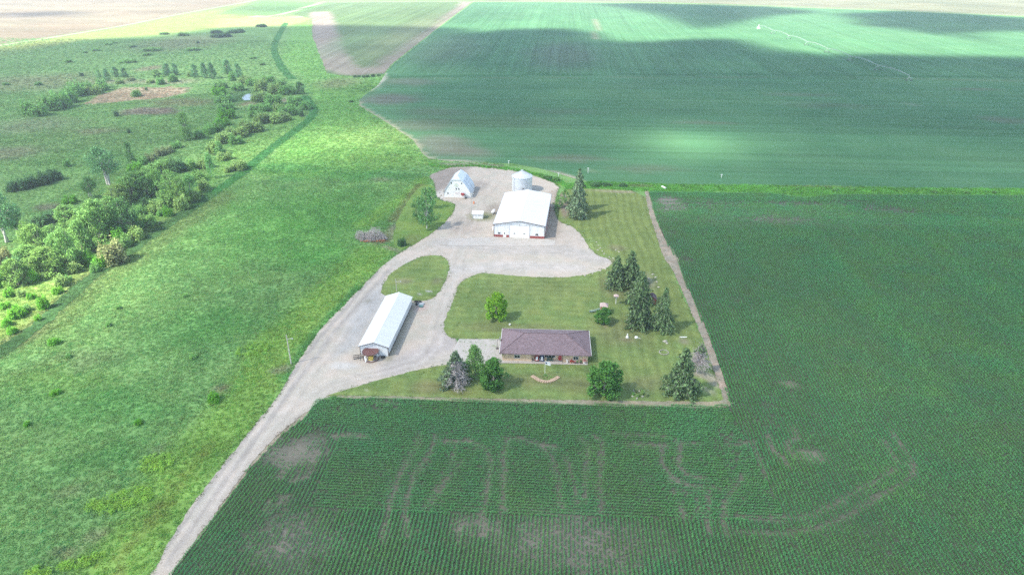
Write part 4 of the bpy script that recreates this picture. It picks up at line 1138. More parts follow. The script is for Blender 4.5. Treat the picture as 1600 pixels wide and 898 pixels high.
def shade(xy):
    """how much of the sun the cloud above takes away at this place on the ground (0..1)"""
    wp = np.column_stack([fbm(xy[:, 0], xy[:, 1], 120, 4, 5)-0.5, fbm(xy[:, 0], xy[:, 1], 90, 4, 15)-0.5])
    q = xy+wp*np.array([40, 34])
    s = 1-(1-sstep(-14, 10, sdist(q, LIT)))
    for wz in WEDGES:
        s = np.maximum(s, 0.9*(1-sstep(-22, 14, sdist(q, wz))))
    s = np.maximum(s, 0.75*feature_mask(q, ('ell', 40, 22, 80, 5, 0.8))); s = np.maximum(s, 0.35*feature_mask(q, ('ell', 690, 22, 120, 16, 0.8)))
    s = np.maximum(s, 0.5*feature_mask(q, ('ell', 420, 14, 80, 6, 0.8)))
    t = fbm(xy[:, 0], xy[:, 1], 70, 4, 25)
    d = np.ones(len(xy))*0.83+0.25*(t-0.5)
    d += 0.10*sstep(300, 420, xy[:, 1])*sstep(-160, -60, xy[:, 0])
    d -= 0.07*sstep(-60, -160, xy[:, 0])
    for cx, cy, rx, ry, al in THIN:
        d = d-al*feature_mask(q, ('ell', cx, cy, rx, ry, 1.0))
    edge = sstep(2600, 1700, np.abs(xy[:, 0]))*sstep(-900, -250, xy[:, 1])
    return np.clip(s*np.clip(d, 0.02, 0.95), 0, 0.95)*edge

def m_cloud(t, o):
    at = N(t, "ShaderNodeAttribute", attribute_name="thick")
    tr = N(t, "ShaderNodeBsdfTransparent"); tl = N(t, "ShaderNodeBsdfTranslucent")
    tl.inputs[0].default_value = (0.20, 0.235, 0.26, 1)
    mx = N(t, "ShaderNodeMixShader")
    t.links.new(at.outputs['Fac'], mx.inputs[0])
    t.links.new(tr.outputs[0], mx.inputs[1]); t.links.new(tl.outputs[0], mx.inputs[2])
    t.links.new(mx.outputs[0], o.inputs[0])
M['cloud'] = mat("thin_cloud", m_cloud)
def make_clouds():
    # three masses, each a closed body with a lumpy top and a flatter base
    off = np.array([SUN_DIR.x, SUN_DIR.y])/SUN_DIR.z*CLOUD_Z
    s = 14.0
    xs = np.arange(-1900, 1900, s); ys = np.arange(-500, 1750, s)
    X, Y = np.meshgrid(xs, ys); nx, ny = len(xs), len(ys)
    g = np.column_stack([X.ravel(), Y.ravel()])
    sh = shade(g)
    top = 8+20*sh*(0.5+fbm(g[:, 0], g[:, 1], 160, 5, 77)); bot = -4-6*sh*(0.4+fbm(g[:, 0], g[:, 1], 90, 4, 37))
    i = np.arange(nx*ny).reshape(ny, nx)
    f = np.column_stack([i[:-1, :-1].ravel(), i[:-1, 1:].ravel(), i[1:, 1:].ravel(), i[1:, :-1].ravel()])
    on = sh[f].max(1) > 0.02
    f = f[on]
    nv = nx*ny
    e = np.vstack([f[:, [0, 1]], f[:, [1, 2]], f[:, [2, 3]], f[:, [3, 0]]])
    key = np.sort(e, 1); key = key[:, 0].astype(np.int64)*nv+key[:, 1]
    _, inv, cnt = np.unique(key, return_inverse=True, return_counts=True)
    be = e[cnt[inv] == 1]
    allf = np.vstack([f, f[:, ::-1]+nv, np.column_stack([be[:, 1], be[:, 0], be[:, 0]+nv, be[:, 1]+nv])])
    v = np.vstack([np.column_stack([g+off, CLOUD_Z+top]), np.column_stack([g+off, CLOUD_Z+bot])])
    used = np.unique(allf); mp = np.zeros(2*nv, int); mp[used] = np.arange(len(used))
    me = np_mesh("cloud", v[used], mp[allf], M['cloud'])
    th = 1-np.sqrt(1-np.r_[sh, sh][used])
    a = me.attributes.new('thick', 'FLOAT', 'POINT'); a.data.foreach_set('value', th.astype(np.float32))
    o = link_mesh("cloud", me); o['kind'] = 'structure'
make_clouds()

def m_haze(t, o):
    v = N(t, "ShaderNodeVolumePrincipled")
    v.inputs['Color'].default_value = (0.80, 0.90, 1.0, 1)
    v.inputs['Density'].default_value = HAZE
    v.inputs['Anisotropy'].default_value = 0.2
    t.links.new(v.outputs[0], o.inputs['Volume'])
HAZE = 0.00030
M['haze'] = mat("pale_air", m_haze)
hz = MB().bb(-5400, 5400, -1700, 6700, -1.5, 99.0).build("haze", M['haze']); hz['kind'] = 'stuff'

# ================================================================== TREES AND SHRUBS
def quads(cs, size, rr, up=0.5, stretch=1.0):
    size = size*1.35
    """one small leaf face per centre, random tilt, facing more or less upwards"""
    n = len(cs)
    nr = rr.normal(size=(n, 3)); nr[:, 2] = np.abs(nr[:, 2])+up
    nr /= np.linalg.norm(nr, axis=1)[:, None]
    t = np.cross(nr, rr.normal(size=(n, 3))); t /= np.linalg.norm(t, axis=1)[:, None]
    b = np.cross(nr, t)
    s = (size*rr.uniform(0.6, 1.35, n))[:, None]
    v = np.stack([cs-t*s*stretch, cs-b*s*0.55, cs+t*s*stretch, cs+b*s*0.55], 1).reshape(-1, 3)
    return v, np.arange(4*n).reshape(n, 4)

def limb_mesh(paths, n=5):
    mb = MB()
    for pts, rs in paths: mb.path(pts, rs, n)
    return mb

def crown_pts(rr, nclump, per, shape, spread):
    """clumps of leaves through the crown's volume; shape(u) gives a clump centre"""
    out = []; cen = []
    for _ in range(nclump):
        c = shape(rr); cen.append(c)
        k = int(per*rr.uniform(0.6, 1.3))
        d = rr.normal(size=(k, 3)); d /= np.linalg.norm(d, axis=1)[:, None]
        d *= (spread*rr.uniform(0.45, 1.0, k))[:, None]
        d[:, 2] *= 0.7
        out.append(c+d)
    return np.vstack(out), np.array(cen)

KIND = {}
def reg(kind, leaf, leaves, limbs, bark):
    KIND.setdefault(kind, []).append((leaf, leaves, limbs, bark))

def make_variant(kind, seed):
    rr = np.random.default_rng(seed)
    # everything is built 1 m tall and 1 m wide and scaled to the size the tree has
    if kind in ('round', 'maple', 'sparse', 'cottonwood', 'poplar', 'slim', 'grove'):
        cfg = dict(round=(50, 90, 0.135, 0.024, 0.10, 0.54), maple=(74, 96, 0.135, 0.027, 0.06, 0.56), sparse=(44, 64, 0.14, 0.022, 0.16, 0.56), cottonwood=(50, 80, 0.17, 0.020, 0.36, 0.56), poplar=(70, 80, 0.15, 0.021, 0.08, 0.56), slim=(40, 50, 0.2, 0.030, 0.12, 0.56), grove=(110, 80, 0.13, 0.019, 0.03, 0.56))[kind]
        nc, per, sp, ls, z0, wd = cfg
        def shape(r):
            while True:
                z = r.random(); rad = math.sin(math.pi*min(1, (z*0.86+0.13)))**0.75
                if kind in ('slim', 'poplar'): rad = (1-z)**0.45*min(1, z*4+0.45)
                if kind == 'grove': rad = (1-z**2.4)**0.5
                if kind == 'sparse': rad *= 0.65+0.5*abs(math.sin(z*7+seed))
                a = r.uniform(0, 6.283); q = r.uniform(0.25, 1.0)**0.5
                lump = 1+0.34*math.sin(3*a+seed)*math.sin(5*z+seed*2)+0.12*math.sin(7*a+2*seed)
                d = wd*0.84*rad*q*lump
                return np.array([d*math.cos(a), d*math.sin(a), z0+(0.96-z0)*z*0.97])
        c, cen = crown_pts(rr, nc, per, shape, sp)
        c[:, 2] = np.clip(c[:, 2], 0.02, 1.02)
        lv = quads(c, ls, rr, 0.8)
        paths = []
        th = {'cottonwood': 0.030, 'slim': 0.018, 'sparse': 0.022}.get(kind, 0.026)
        nt = {'cottonwood': 3, 'grove': 5, 'slim': 1}.get(kind, 1)
        for q in range(nt):
            bx, by = (rr.normal(size=2)*0.05 if nt > 1 else (0, 0)); a = rr.uniform(0, 6.28)
            ln = 0.14 if nt > 1 else 0.03
            pts = [Vector((bx, by, 0)), Vector((bx+ln*0.4*math.cos(a), by+ln*0.4*math.sin(a), 0.3)), Vector((bx+ln*math.cos(a), by+ln*math.sin(a), 0.6)), Vector((bx+ln*1.2*math.cos(a), by+ln*1.2*math.sin(a), 0.9))]
            paths.append((pts, [th*1.35, th*0.9, th*0.55, th*0.2]))
            for cc in cen[rr.permutation(len(cen))[:14//nt+2]]:
                k = rr.uniform(0.2, 0.6); s = pts[0].lerp(pts[2], k/0.6)
                paths.append(([s, s.lerp(Vector(cc), 0.55)+Vector((0, 0, 0.03)), Vector(cc)], [th*0.45, th*0.28, th*0.1]))
        return lv, limb_mesh(paths)
    if kind in ('spruce', 'spruce_half', 'pine_dead'):
        c = []; paths = [([Vector((0, 0, 0)), Vector((0.004, 0, 0.35)), Vector((0, 0.003, 1.0))], [0.028, 0.016, 0.003])]
        nlev = 26
        z00 = 0.10 if kind == 'spruce' else (0.06 if kind == 'spruce_half' else 0.30)
        for l in range(nlev):
            z = z00+(0.98-z00)*(l/(nlev-1))**0.93
            rad = 0.5*(1-(z-z00)/(1.0-z00))**0.82+0.012
            if z < z00+0.1: rad *= 0.75+2*(z-z00)
            nb = max(4, int(11*(rad/0.5)**0.6))
            a0 = rr.uniform(0, 6.28)
            for b in range(nb):
                a = a0+b*6.283/nb+rr.normal()*0.2; r1 = rad*rr.uniform(0.62, 1.25)*1.15*(1+0.18*math.sin(2*a+seed)+0.12*math.sin(5*a+9*z+seed))
                dead = (kind == 'spruce_half' and math.cos(a+0.9) > 0.25 and z < 0.78) or (kind == 'pine_dead' and (z < 0.8 or rr.random() < 0.3))
                tip = Vector((r1*math.cos(a), r1*math.sin(a), z-r1*rr.uniform(0.12, 0.32)+0.03*(kind == 'pine_dead')))
                base = Vector((0, 0, z+0.01))
                mid = base.lerp(tip, 0.55)+Vector((0, 0, 0.012))
                if r1 > 0.12: paths.append(([base, mid, tip], [0.006, 0.004, 0.0015]))
                if dead:
                    for _ in range(9):
                        s = base.lerp(tip, rr.uniform(0.35, 0.95)); e = s+Vector((rr.normal()*0.07, rr.normal()*0.07, rr.normal()*0.04))
                        paths.append(([s, e], [0.006, 0.003]))
                    continue
                k = int(6+34*r1/0.5)
                ts = rr.uniform(0.18, 1.02, k)
                for t_ in ts:
                    q = base.lerp(mid, t_/0.55) if t_ < 0.55 else mid.lerp(tip, (t_-0.55)/0.45)
                    sp = 0.035+0.075*r1*2*(1.1-t_)
                    c.append([q.x+rr.normal()*sp*0.7, q.y+rr.normal()*sp*0.7, q.z-abs(rr.normal())*0.014])
        c = np.array(c)
        return quads(c, 0.030 if kind != 'pine_dead' else 0.03, rr, 0.55, 1.25), limb_mesh(paths, 4)
    if kind in ('shrub', 'willow', 'lowbush'):
        nb = {'shrub': 7, 'willow': 6, 'lowbush': 10}[kind]
        lob = []
        for q in range(nb):
            a = q*6.283/nb+rr.normal()*0.3; r = 0.30*rr.uniform(0.5, 1.1) if q else 0.0
            lob.append((np.array([r*math.cos(a), r*math.sin(a), 0.0]), rr.uniform(0.19, 0.27), rr.uniform(0.6, 1.0)))
        c = []
        for (o, w, h) in lob:
            k = 430
            d = rr.normal(size=(k, 3)); d[:, 2] = np.abs(d[:, 2]); d /= np.linalg.norm(d, axis=1)[:, None]
            rad = rr.uniform(0.55, 1.02, k)*(1+0.18*np.sin(7*d[:, 0]+q)*np.sin(6*d[:, 1]))
            pt = o+d*np.array([w, w, h*0.97])*rad[:, None]
            c.append(pt)
        c = np.vstack(c); c = c[c[:, 2] > 0.015]
        lv = quads(c, 0.032 if kind != 'willow' else 0.028, rr, 0.7, 1.0 if kind != 'willow' else 1.7)
        paths = []
        for (o, w, h) in lob:
            for _ in range(2):
                e = o+np.array([rr.normal()*w*0.5, rr.normal()*w*0.5, h*0.75])
                paths.append(([Vector((o[0]*0.3, o[1]*0.3, 0)), Vector((o+e)/2), Vector(e)], [0.014, 0.010, 0.004]))
        return lv, limb_mesh(paths, 4)

LEAF = {
    'maple': m_leaf("bright_maple_leaves", (0.105, 0.255, 0.058), 0.45), 'lime': m_leaf("yellow_green_leaves", (0.251, 0.481, 0.046), 0.4),
    'round': m_leaf("green_leaves", (0.190, 0.412, 0.124), 0.45), 'sparse': m_leaf("dark_green_leaves", (0.137, 0.294, 0.101), 0.45),
    'cottonwood': m_leaf("cottonwood_leaves", (0.174, 0.365, 0.161), 0.45), 'poplar': m_leaf("poplar_leaves", (0.236, 0.437, 0.131), 0.42),
    'grove': m_leaf("willow_tree_leaves", (0.234, 0.407, 0.113), 0.40), 'slim': m_leaf("birch_leaves", (0.218, 0.443, 0.154), 0.45),
    'spruce': m_leaf("spruce_needles", (0.145, 0.230, 0.100), 0.5, 0.12), 'bluespruce': m_leaf("grey_green_needles", (0.195, 0.280, 0.155), 0.45, 0.12),
    'shrub': m_leaf("shrub_leaves", (0.205, 0.427, 0.124), 0.42), 'palewillow': m_leaf("pale_willow_leaves", (0.274, 0.427, 0.138), 0.38),
    'brightbush': m_leaf("bright_bush_leaves", (0.164, 0.429, 0.051), 0.42), 'tanwillow': m_leaf("tan_willow_leaves", (0.330, 0.370, 0.165), 0.35),
    'darkbush': m_leaf("dark_bush_leaves", (0.106, 0.231, 0.090), 0.45), 'whitish': m_leaf("whitish_flowering_leaves", (0.276, 0.361, 0.167), 0.4),
}
_cache = {}
def variant(kind, leaf, k):
    key = (kind, leaf, k)
    if key not in _cache:
        gk = (kind, k)
        if gk not in _cache:
            _cache[gk] = make_variant(kind, 100*k+len(kind)+sum(map(ord, kind)))
        (v, f), limbs = _cache[gk]
        me = np_mesh("crown", v, f, LEAF[leaf])
        lk = ('limb', kind, k)
        if lk not in _cache:
            lm = bpy.data.meshes.new("trunk"); lm.from_pydata(limbs.v, [], limbs.f)
            pale = kind in ('spruce', 'spruce_half', 'pine_dead', 'cottonwood', 'slim', 'sparse')
            lm.materials.append(M['twig'] if kind in ('spruce_half', 'pine_dead') else (M['bark_pale'] if pale else M['bark']))
            _cache[lk] = lm
        _cache[key] = (me, _cache[lk])
    return _cache[key]

def plant(name, kind, leaf, px, py, top, w, label, cat, group=None, k=None, rz=None, lean=None):
    b = P(px, py)
    h = hgt(px, py, top); wd = w/pxm(px, py)
    k = RNG.integers(0, 3) if k is None else k
    cm, lm = variant(kind, leaf, int(k))
    t = thing(name, (b[0], b[1], 0), label, cat, RNG.uniform(0, 6.28) if rz is None else rz, group)
    t.scale = (wd, wd, h)
    if lean: t.rotation_euler = (lean[0], lean[1], t.rotation_euler.z)
    bush = kind in ('shrub', 'willow', 'lowbush')
    c = link_mesh("foliage" if bush else "crown", cm, t)
    s = link_mesh("stem" if bush else "trunk", lm, t)
    return t

# the garden and yard trees
plant("spruce_tree", 'spruce', 'bluespruce', 902, 340, 268, 29, "tall grey-green spruce on the lawn right of the machine shed, nearest of the pair", "tree", k=0, rz=0.3)
plant("spruce_tree", 'spruce', 'spruce', 903.5, 328, 264, 25, "dark spruce standing close behind the grey-green spruce by the machine shed", "tree", k=1)
plant("spruce_tree", 'spruce', 'spruce', 962, 447, 400, 36, "spruce at the edge of the gravel turnaround, leftmost of the back-lawn spruces", "tree", k=2)
plant("spruce_tree", 'spruce', 'spruce', 984, 446, 392, 38, "spruce at the back of the back-lawn clump, farthest from the house", "tree", k=0)
plant("spruce_tree", 'spruce', 'spruce', 999, 474, 424, 34, "dark spruce in the middle of the back-lawn clump, behind the big front spruce", "tree", k=1)
plant("spruce_tree", 'spruce', 'spruce', 997, 509, 426, 42, "largest back-lawn spruce with a thick pale trunk base", "tree", k=2, rz=2.0)
plant("spruce_tree", 'spruce', 'spruce', 1034, 516, 449, 31, "narrow spruce with a bare pale lower trunk, right of the clump on the back lawn", "tree", k=0, rz=4.0)
plant("spruce_tree", 'spruce', 'spruce', 1063, 616, 544, 48, "broad dark spruce in the lawn corner beside the corn", "tree", k=1, rz=1.0)
plant("dying_pine", 'pine_dead', 'spruce', 1089, 583, 538, 36, "dying pine with bare grey branches and a small green top, in the lawn corner", "tree", k=0)
plant("dying_spruce", 'spruce_half', 'bluespruce', 713, 601, 549, 50, "half-dead spruce with grey bare branches on one side, beside the driveway", "tree", k=0, rz=0.1)
plant("birch_tree", 'poplar', 'poplar', 743, 588, 539, 34, "grey-green tree between the half-dead spruce and the concrete drive", "tree", k=1)
plant("maple_tree", 'maple', 'maple', 772, 606, 560, 44, "round bright green maple in front of the house's left end", "tree", k=0)
plant("maple_tree", 'maple', 'maple', 944, 617, 566, 52, "large round bright green maple off the front right corner of the house", "tree", k=1)
plant("maple_tree", 'maple', 'maple', 943, 505, 480, 25, "small dark green round tree in front of the playhouse", "tree", k=2)
plant("lime_green_tree", 'maple', 'lime', 776, 499, 457, 33, "yellow-green young tree alone on the lawn behind the house", "tree", k=1)
plant("box_elder_tree", 'sparse', 'sparse', 667, 357, 291, 36, "ragged dark green tree on the grass left of the arched barn", "tree", k=0)
plant("box_elder_tree", 'sparse', 'sparse', 655, 345, 312, 26, "low leafy tree left of the ragged tree by the arched barn", "tree", k=1)
plant("box_elder_tree", 'sparse', 'round', 675, 325, 292, 18, "slender leafy tree behind the ragged tree by the arched barn", "tree", k=2)
plant("dark_bush", 'lowbush', 'darkbush', 628, 384, 369, 15, "small blue-green bush beside the brush pile at the lane's edge", "shrub", k=0)
plant("young_tree", 'sparse', 'poplar', 883, 318, 294, 14, "thin young tree left of the tall spruce pair", "tree", k=2)
plant("young_tree", 'sparse', 'poplar', 874, 325, 307, 16, "low sapling on the bare strip right of the machine shed roof", "tree", k=1)

ORD = ["leftmost", "second from left", "third from left", "fourth from left", "fifth from left", "sixth from left", "seventh from left", "eighth from left", "ninth from left", "tenth from left", "eleventh from left", "twelfth from left", "13th from left", "14th from left", "15th from left", "16th from left", "17th from left", "18th from left", "nineteenth from left", "twentieth from left", "21st from left", "22nd from left", "23rd from left", "24th from left", "25th from left", "26th from left", "27th from left", "28th from left", "29th from left", "30th from left"]
def cluster(name, cat, desc, where, group, items):
    items = sorted(items, key=lambda q: q[0])
    for i, it in enumerate(items):
        px, py, top, w, kind, leaf = it
        o = "rightmost" if i == len(items)-1 and i > 0 else ORD[i]
        plant(name, kind, leaf, px, py, top, w, f"{desc}, {o} {where}", cat, group)

S_, B_, G_ = 'shrub', 'lowbush', 'grove'
cluster("willow_bush", "shrub", "green willow bush", "in the thicket above the tan patch", "willow thicket above the tan patch",
    [(45, 180, 152, 24, S_, 'shrub'), (62, 181, 156, 27, S_, 'shrub'), (70, 172, 150, 22, S_, 'palewillow'), (85, 172, 140, 29, S_, 'shrub'), (97, 168, 137, 30, S_, 'shrub'), (110, 160, 131, 26, S_, 'shrub'), (122, 150, 123, 28, S_, 'shrub'), (136, 146, 123, 27, S_, 'shrub'), (148, 147, 129, 26, S_, 'palewillow'), (160, 138, 120, 20, S_, 'shrub'), (158, 142, 128, 26, S_, 'shrub'), (187, 131, 122, 13, S_, 'palewillow')])
cluster("marsh_tree", "tree", "small dark tree", "in the row behind the marsh", "trees at the back of the marsh",
    [(155, 124, 109, 9, 'slim', 'slim'), (168, 127, 107, 12, 'poplar', 'cottonwood'), (181, 120, 104, 12, 'poplar', 'cottonwood'), (195, 121, 105, 12, 'poplar', 'cottonwood'), (245, 121, 109, 13, 'round', 'poplar'), (262, 119, 98, 15, 'poplar', 'cottonwood'), (274, 117, 98, 12, 'poplar', 'cottonwood'), (305, 121, 99, 13, 'poplar', 'cottonwood'), (320, 122, 97, 13, 'poplar', 'cottonwood'), (332, 123, 97, 14, 'poplar', 'cottonwood'), (356, 116, 92, 17, 'poplar', 'cottonwood'), (373, 121, 98, 13, 'poplar', 'cottonwood')])
cluster("marsh_bush", "shrub", "rounded green bush", "behind the tan marsh patch", "bushes behind the tan patch",
    [(251, 132, 117, 15, S_, 'shrub'), (271, 128, 112, 18, S_, 'shrub'), (363, 126, 108, 14, S_, 'shrub'), (297, 120, 110, 10, S_, 'palewillow'), (205, 126, 120, 16, B_, 'whitish'), (235, 130, 123, 14, B_, 'palewillow')])
plant("marsh_bush", S_, 'shrub', 214, 151, 137, 17, "round green bush standing alone in the tan marsh patch", "shrub")
plant("marsh_bush", S_, 'darkbush', 229, 141, 135, 5, "tiny dark bush at the right of the bush in the tan patch", "shrub")
plant("marsh_bush", S_, 'darkbush', 182, 182, 171, 9, "small dark bush alone on the marsh below the tan patch", "shrub")
plant("marsh_bush", S_, 'darkbush', 202, 208, 199, 8, "smallest dark bush alone on the marsh left of the lone poplar", "shrub")
plant("marsh_bush", B_, 'darkbush', 128, 119, 112, 7, "small dark bush left of the tree row at the back of the marsh", "shrub")
cluster("far_bush", "shrub", "low dark bush far off", "on the far flat", "low bushes on the far flat",
    [(337, 52, 46, 20, B_, 'darkbush'), (345, 58, 51, 33, B_, 'darkbush'), (368, 51, 46, 32, B_, 'darkbush'), (287, 56, 50, 18, B_, 'shrub'), (256, 54, 50, 16, B_, 'shrub'), (301, 79, 74, 24, B_, 'shrub'), (240, 79, 74, 34, B_, 'shrub'), (200, 98, 92, 26, B_, 'shrub'), (409, 42, 37, 19, B_, 'darkbush'), (310, 68, 63, 7, S_, 'darkbush'), (208, 74, 70, 14, B_, 'shrub'), (170, 70, 66, 12, B_, 'shrub'), (150, 80, 75, 14, B_, 'shrub'), (107, 98, 92, 12, B_, 'shrub'), (60, 133, 127, 14, B_, 'shrub'), (10, 133, 128, 12, B_, 'shrub'), (133, 83, 79, 8, B_, 'shrub'), (180, 68, 64, 8, B_, 'shrub'), (230, 87, 82, 14, B_, 'shrub'), (395, 92, 88, 12, B_, 'shrub'), (410, 102, 96, 10, B_, 'shrub')])
plant("lone_poplar", 'poplar', 'poplar', 293, 219, 173, 21, "tall lone poplar at the marsh end of the creek bushes", "tree", k=0)
cluster("creek_bush", "shrub", "bright leafy bush", "in the line below the pond", "line of bushes below the pond",
    [(345, 138, 125, 22, S_, 'shrub'), (344, 148, 133, 27, S_, 'brightbush'), (351, 160, 145, 28, S_, 'shrub'), (353, 172, 155, 29, S_, 'shrub'), (354, 185, 165, 30, S_, 'brightbush'), (347, 197, 180, 26, S_, 'brightbush'), (328, 208, 189, 24, S_, 'shrub'), (311, 216, 200, 22, S_, 'shrub'), (340, 204, 190, 20, S_, 'shrub')])
cluster("pond_willow", "shrub", "rounded grey-green willow", "in the pond thicket", "willow thicket around the pond",
    [(385, 131, 115, 28, S_, 'palewillow'), (396, 133, 119, 28, S_, 'shrub'), (411, 141, 119, 30, S_, 'palewillow'), (430, 146, 126, 28, S_, 'palewillow'), (450, 147, 129, 30, S_, 'shrub'), (469, 147, 127, 18, 'poplar', 'sparse'), (405, 158, 139, 32, S_, 'palewillow'), (426, 163, 143, 30, S_, 'shrub'), (463, 164, 146, 30, S_, 'shrub'), (478, 171, 155, 22, S_, 'shrub'), (450, 179, 160, 36, S_, 'shrub'), (436, 175, 158, 26, S_, 'palewillow'), (415, 173, 160, 28, S_, 'shrub'), (400, 172, 161, 24, S_, 'shrub'), (372, 141, 128, 24, S_, 'shrub'), (438, 135, 122, 24, S_, 'shrub'), (420, 128, 115, 24, S_, 'shrub')])
plant("dark_bush", S_, 'darkbush', 472, 182, 170, 10, "small dark cone-shaped bush beside the bend of the ditch", "shrub")
cluster("bank_willow", "shrub", "pale willow bush", "on the bank below the pond", "pale willows on the bank below the pond",
    [(431, 190, 173, 38, S_, 'palewillow'), (411, 192, 173, 34, S_, 'palewillow'), (392, 205, 184, 40, S_, 'palewillow'), (372, 213, 194, 38, S_, 'palewillow'), (352, 223, 204, 38, S_, 'palewillow'), (336, 239, 215, 28, S_, 'palewillow'), (368, 224, 207, 26, S_, 'shrub'), (446, 188, 174, 24, S_, 'palewillow'), (400, 182, 170, 28, S_, 'shrub')])
# creek grove, left
plant("cottonwood_tree", 'cottonwood', 'cottonwood', 170, 290, 229, 44, "tall cottonwood with a forked grey trunk and high crown in the creek grove", "tree", k=0)
plant("leaning_tree", 'cottonwood', 'sparse', 142, 307, 272, 24, "leaning tree with a pale bare trunk left of the tall cottonwood", "tree", k=1, lean=(0.0, -0.35))
plant("cottonwood_tree", 'cottonwood', 'cottonwood', 14, 378, 298, 46, "big cottonwood with several white trunks at the left edge of the photo", "tree", k=2)
plant("cottonwood_tree", 'cottonwood', 'sparse', 31, 370, 318, 26, "dark tree with thin white trunks right behind the left-edge cottonwood", "tree", k=1)
plant("slim_poplar", 'slim', 'sparse', 206, 257, 223, 15, "slim dark poplar right of the tall cottonwood", "tree", k=0)
cluster("dark_shrub", "shrub", "dark rounded shrub", "in the row on the marsh grass", "row of dark shrubs on the marsh",
    [(22, 298, 279, 24, S_, 'darkbush'), (36, 296, 274, 26, S_, 'darkbush'), (52, 291, 270, 26, S_, 'darkbush'), (68, 288, 264, 28, S_, 'darkbush'), (85, 281, 258, 28, S_, 'darkbush'), (105, 260, 246, 14, S_, 'shrub')])
cluster("flowering_shrub", "shrub", "whitish blooming shrub", "in the row near the poplar", "whitish shrubs near the poplar",
    [(222, 256, 243, 22, S_, 'shrub'), (235, 250, 238, 22, S_, 'whitish'), (249, 243, 230, 24, S_, 'whitish'), (262, 238, 225, 22, S_, 'whitish'), (275, 231, 219, 22, S_, 'shrub'), (212, 266, 252, 22, S_, 'brightbush')])
cluster("creek_tree", "tree", "leafy green willow tree", "in the upper creek grove", "upper creek grove",
    [(186, 320, 287, 36, G_, 'palewillow'), (206, 312, 274, 32, G_, 'poplar'), (230, 307, 275, 30, G_, 'sparse'), (247, 303, 264, 28, G_, 'poplar'), (272, 314, 265, 40, G_, 'poplar'), (286, 318, 274, 26, G_, 'grove'), (299, 303, 271, 24, 'slim', 'slim'), (226, 282, 256, 28, S_, 'poplar'), (243, 270, 250, 26, S_, 'poplar'), (262, 268, 244, 32, S_, 'poplar'), (277, 268, 242, 32, S_, 'darkbush'), (300, 265, 244, 24, S_, 'poplar'), (331, 278, 238, 15, 'slim', 'slim'), (343, 242, 221, 16, 'slim', 'slim'), (196, 298, 272, 24, S_, 'shrub'), (212, 288, 264, 26, S_, 'poplar')])
cluster("creek_tree", "tree", "tall leafy tree", "in the lower creek grove", "lower creek grove",
    [(156, 374, 312, 56, G_, 'poplar'), (199, 364, 306, 46, G_, 'sparse'), (178, 352, 306, 36, G_, 'poplar'), (110, 357, 320, 42, G_, 'poplar'), (131, 394, 343, 38, 'poplar', 'poplar'), (105, 415, 355, 46, G_, 'poplar'), (62, 400, 350, 42, G_, 'grove'), (47, 384, 344, 24, G_, 'grove'), (76, 426, 386, 54, G_, 'grove'), (90, 428, 398, 34, G_, 'grove'), (28, 444, 404, 36, G_, 'grove'), (128, 372, 336, 36, G_, 'grove'), (85, 380, 350, 30, G_, 'poplar'), (45, 412, 382, 38, G_, 'poplar')])
cluster("undergrowth_bush", "shrub", "feathery pale green bush", "between the creek grove and the ditch", "pale undergrowth beside the ditch",
    [(118, 424, 404, 28, S_, 'palewillow'), (134, 408, 386, 30, S_, 'poplar'), (196, 384, 362, 26, S_, 'poplar'), (214, 372, 350, 28, S_, 'palewillow'), (232, 352, 330, 30, S_, 'poplar'), (246, 332, 312, 30, S_, 'palewillow'), (262, 322, 298, 30, S_, 'poplar'), (284, 326, 300, 28, S_, 'palewillow'), (304, 312, 292, 26, S_, 'palewillow'), (318, 296, 276, 24, S_, 'palewillow'), (310, 282, 262, 24, S_, 'poplar'), (322, 262, 244, 24, S_, 'palewillow'), (350, 250, 234, 24, S_, 'palewillow'), (358, 268, 256, 18, S_, 'palewillow'), (172, 398, 380, 26, S_, 'poplar'), (95, 446, 426, 26, S_, 'palewillow'), (40, 440, 416, 30, S_, 'palewillow')])
plant("tan_willow", 'shrub', 'tanwillow', 177, 409, 369, 50, "drooping straw-coloured willow at the edge of the grove by the ditch", "shrub", k=0)
plant("tan_willow", 'shrub', 'tanwillow', 6, 414, 380, 32, "straw-coloured willow at the left edge of the photo", "shrub", k=1)
cluster("bright_bush", "shrub", "bright yellow-green bush", "at the foot of the creek grove", "bright bushes at the foot of the grove",
    [(141, 412, 388, 22, S_, 'brightbush'), (160, 415, 393, 24, S_, 'brightbush'), (189, 381, 355, 24, S_, 'brightbush'), (263, 337, 320, 17, S_, 'brightbush'), (250, 337, 326, 12, S_, 'shrub'), (54, 440, 417, 18, S_, 'brightbush'), (102, 426, 410, 16, S_, 'brightbush'), (110, 318, 304, 24, S_, 'brightbush'), (4, 446, 414, 26, S_, 'brightbush'), (150, 424, 408, 16, S_, 'shrub')])
cluster("low_dark_bush", "shrub", "low dark bush", "under the creek grove", "dark undergrowth of the grove",
    [(70, 350, 331, 36, B_, 'darkbush'), (85, 342, 328, 30, B_, 'darkbush'), (222, 336, 320, 26, B_, 'shrub'), (212, 352, 334, 24, B_, 'darkbush'), (140, 392, 370, 24, B_, 'darkbush'), (150, 338, 322, 26, B_, 'darkbush'), (180, 392, 376, 20, B_, 'shrub'), (25, 424, 398, 34, B_, 'darkbush'), (230, 324, 306, 24, S_, 'darkbush')])
plant("bank_bush", S_, 'palewillow', 377, 264, 246, 34, "feathery pale green bush beside the ditch at the meadow's edge", "shrub")
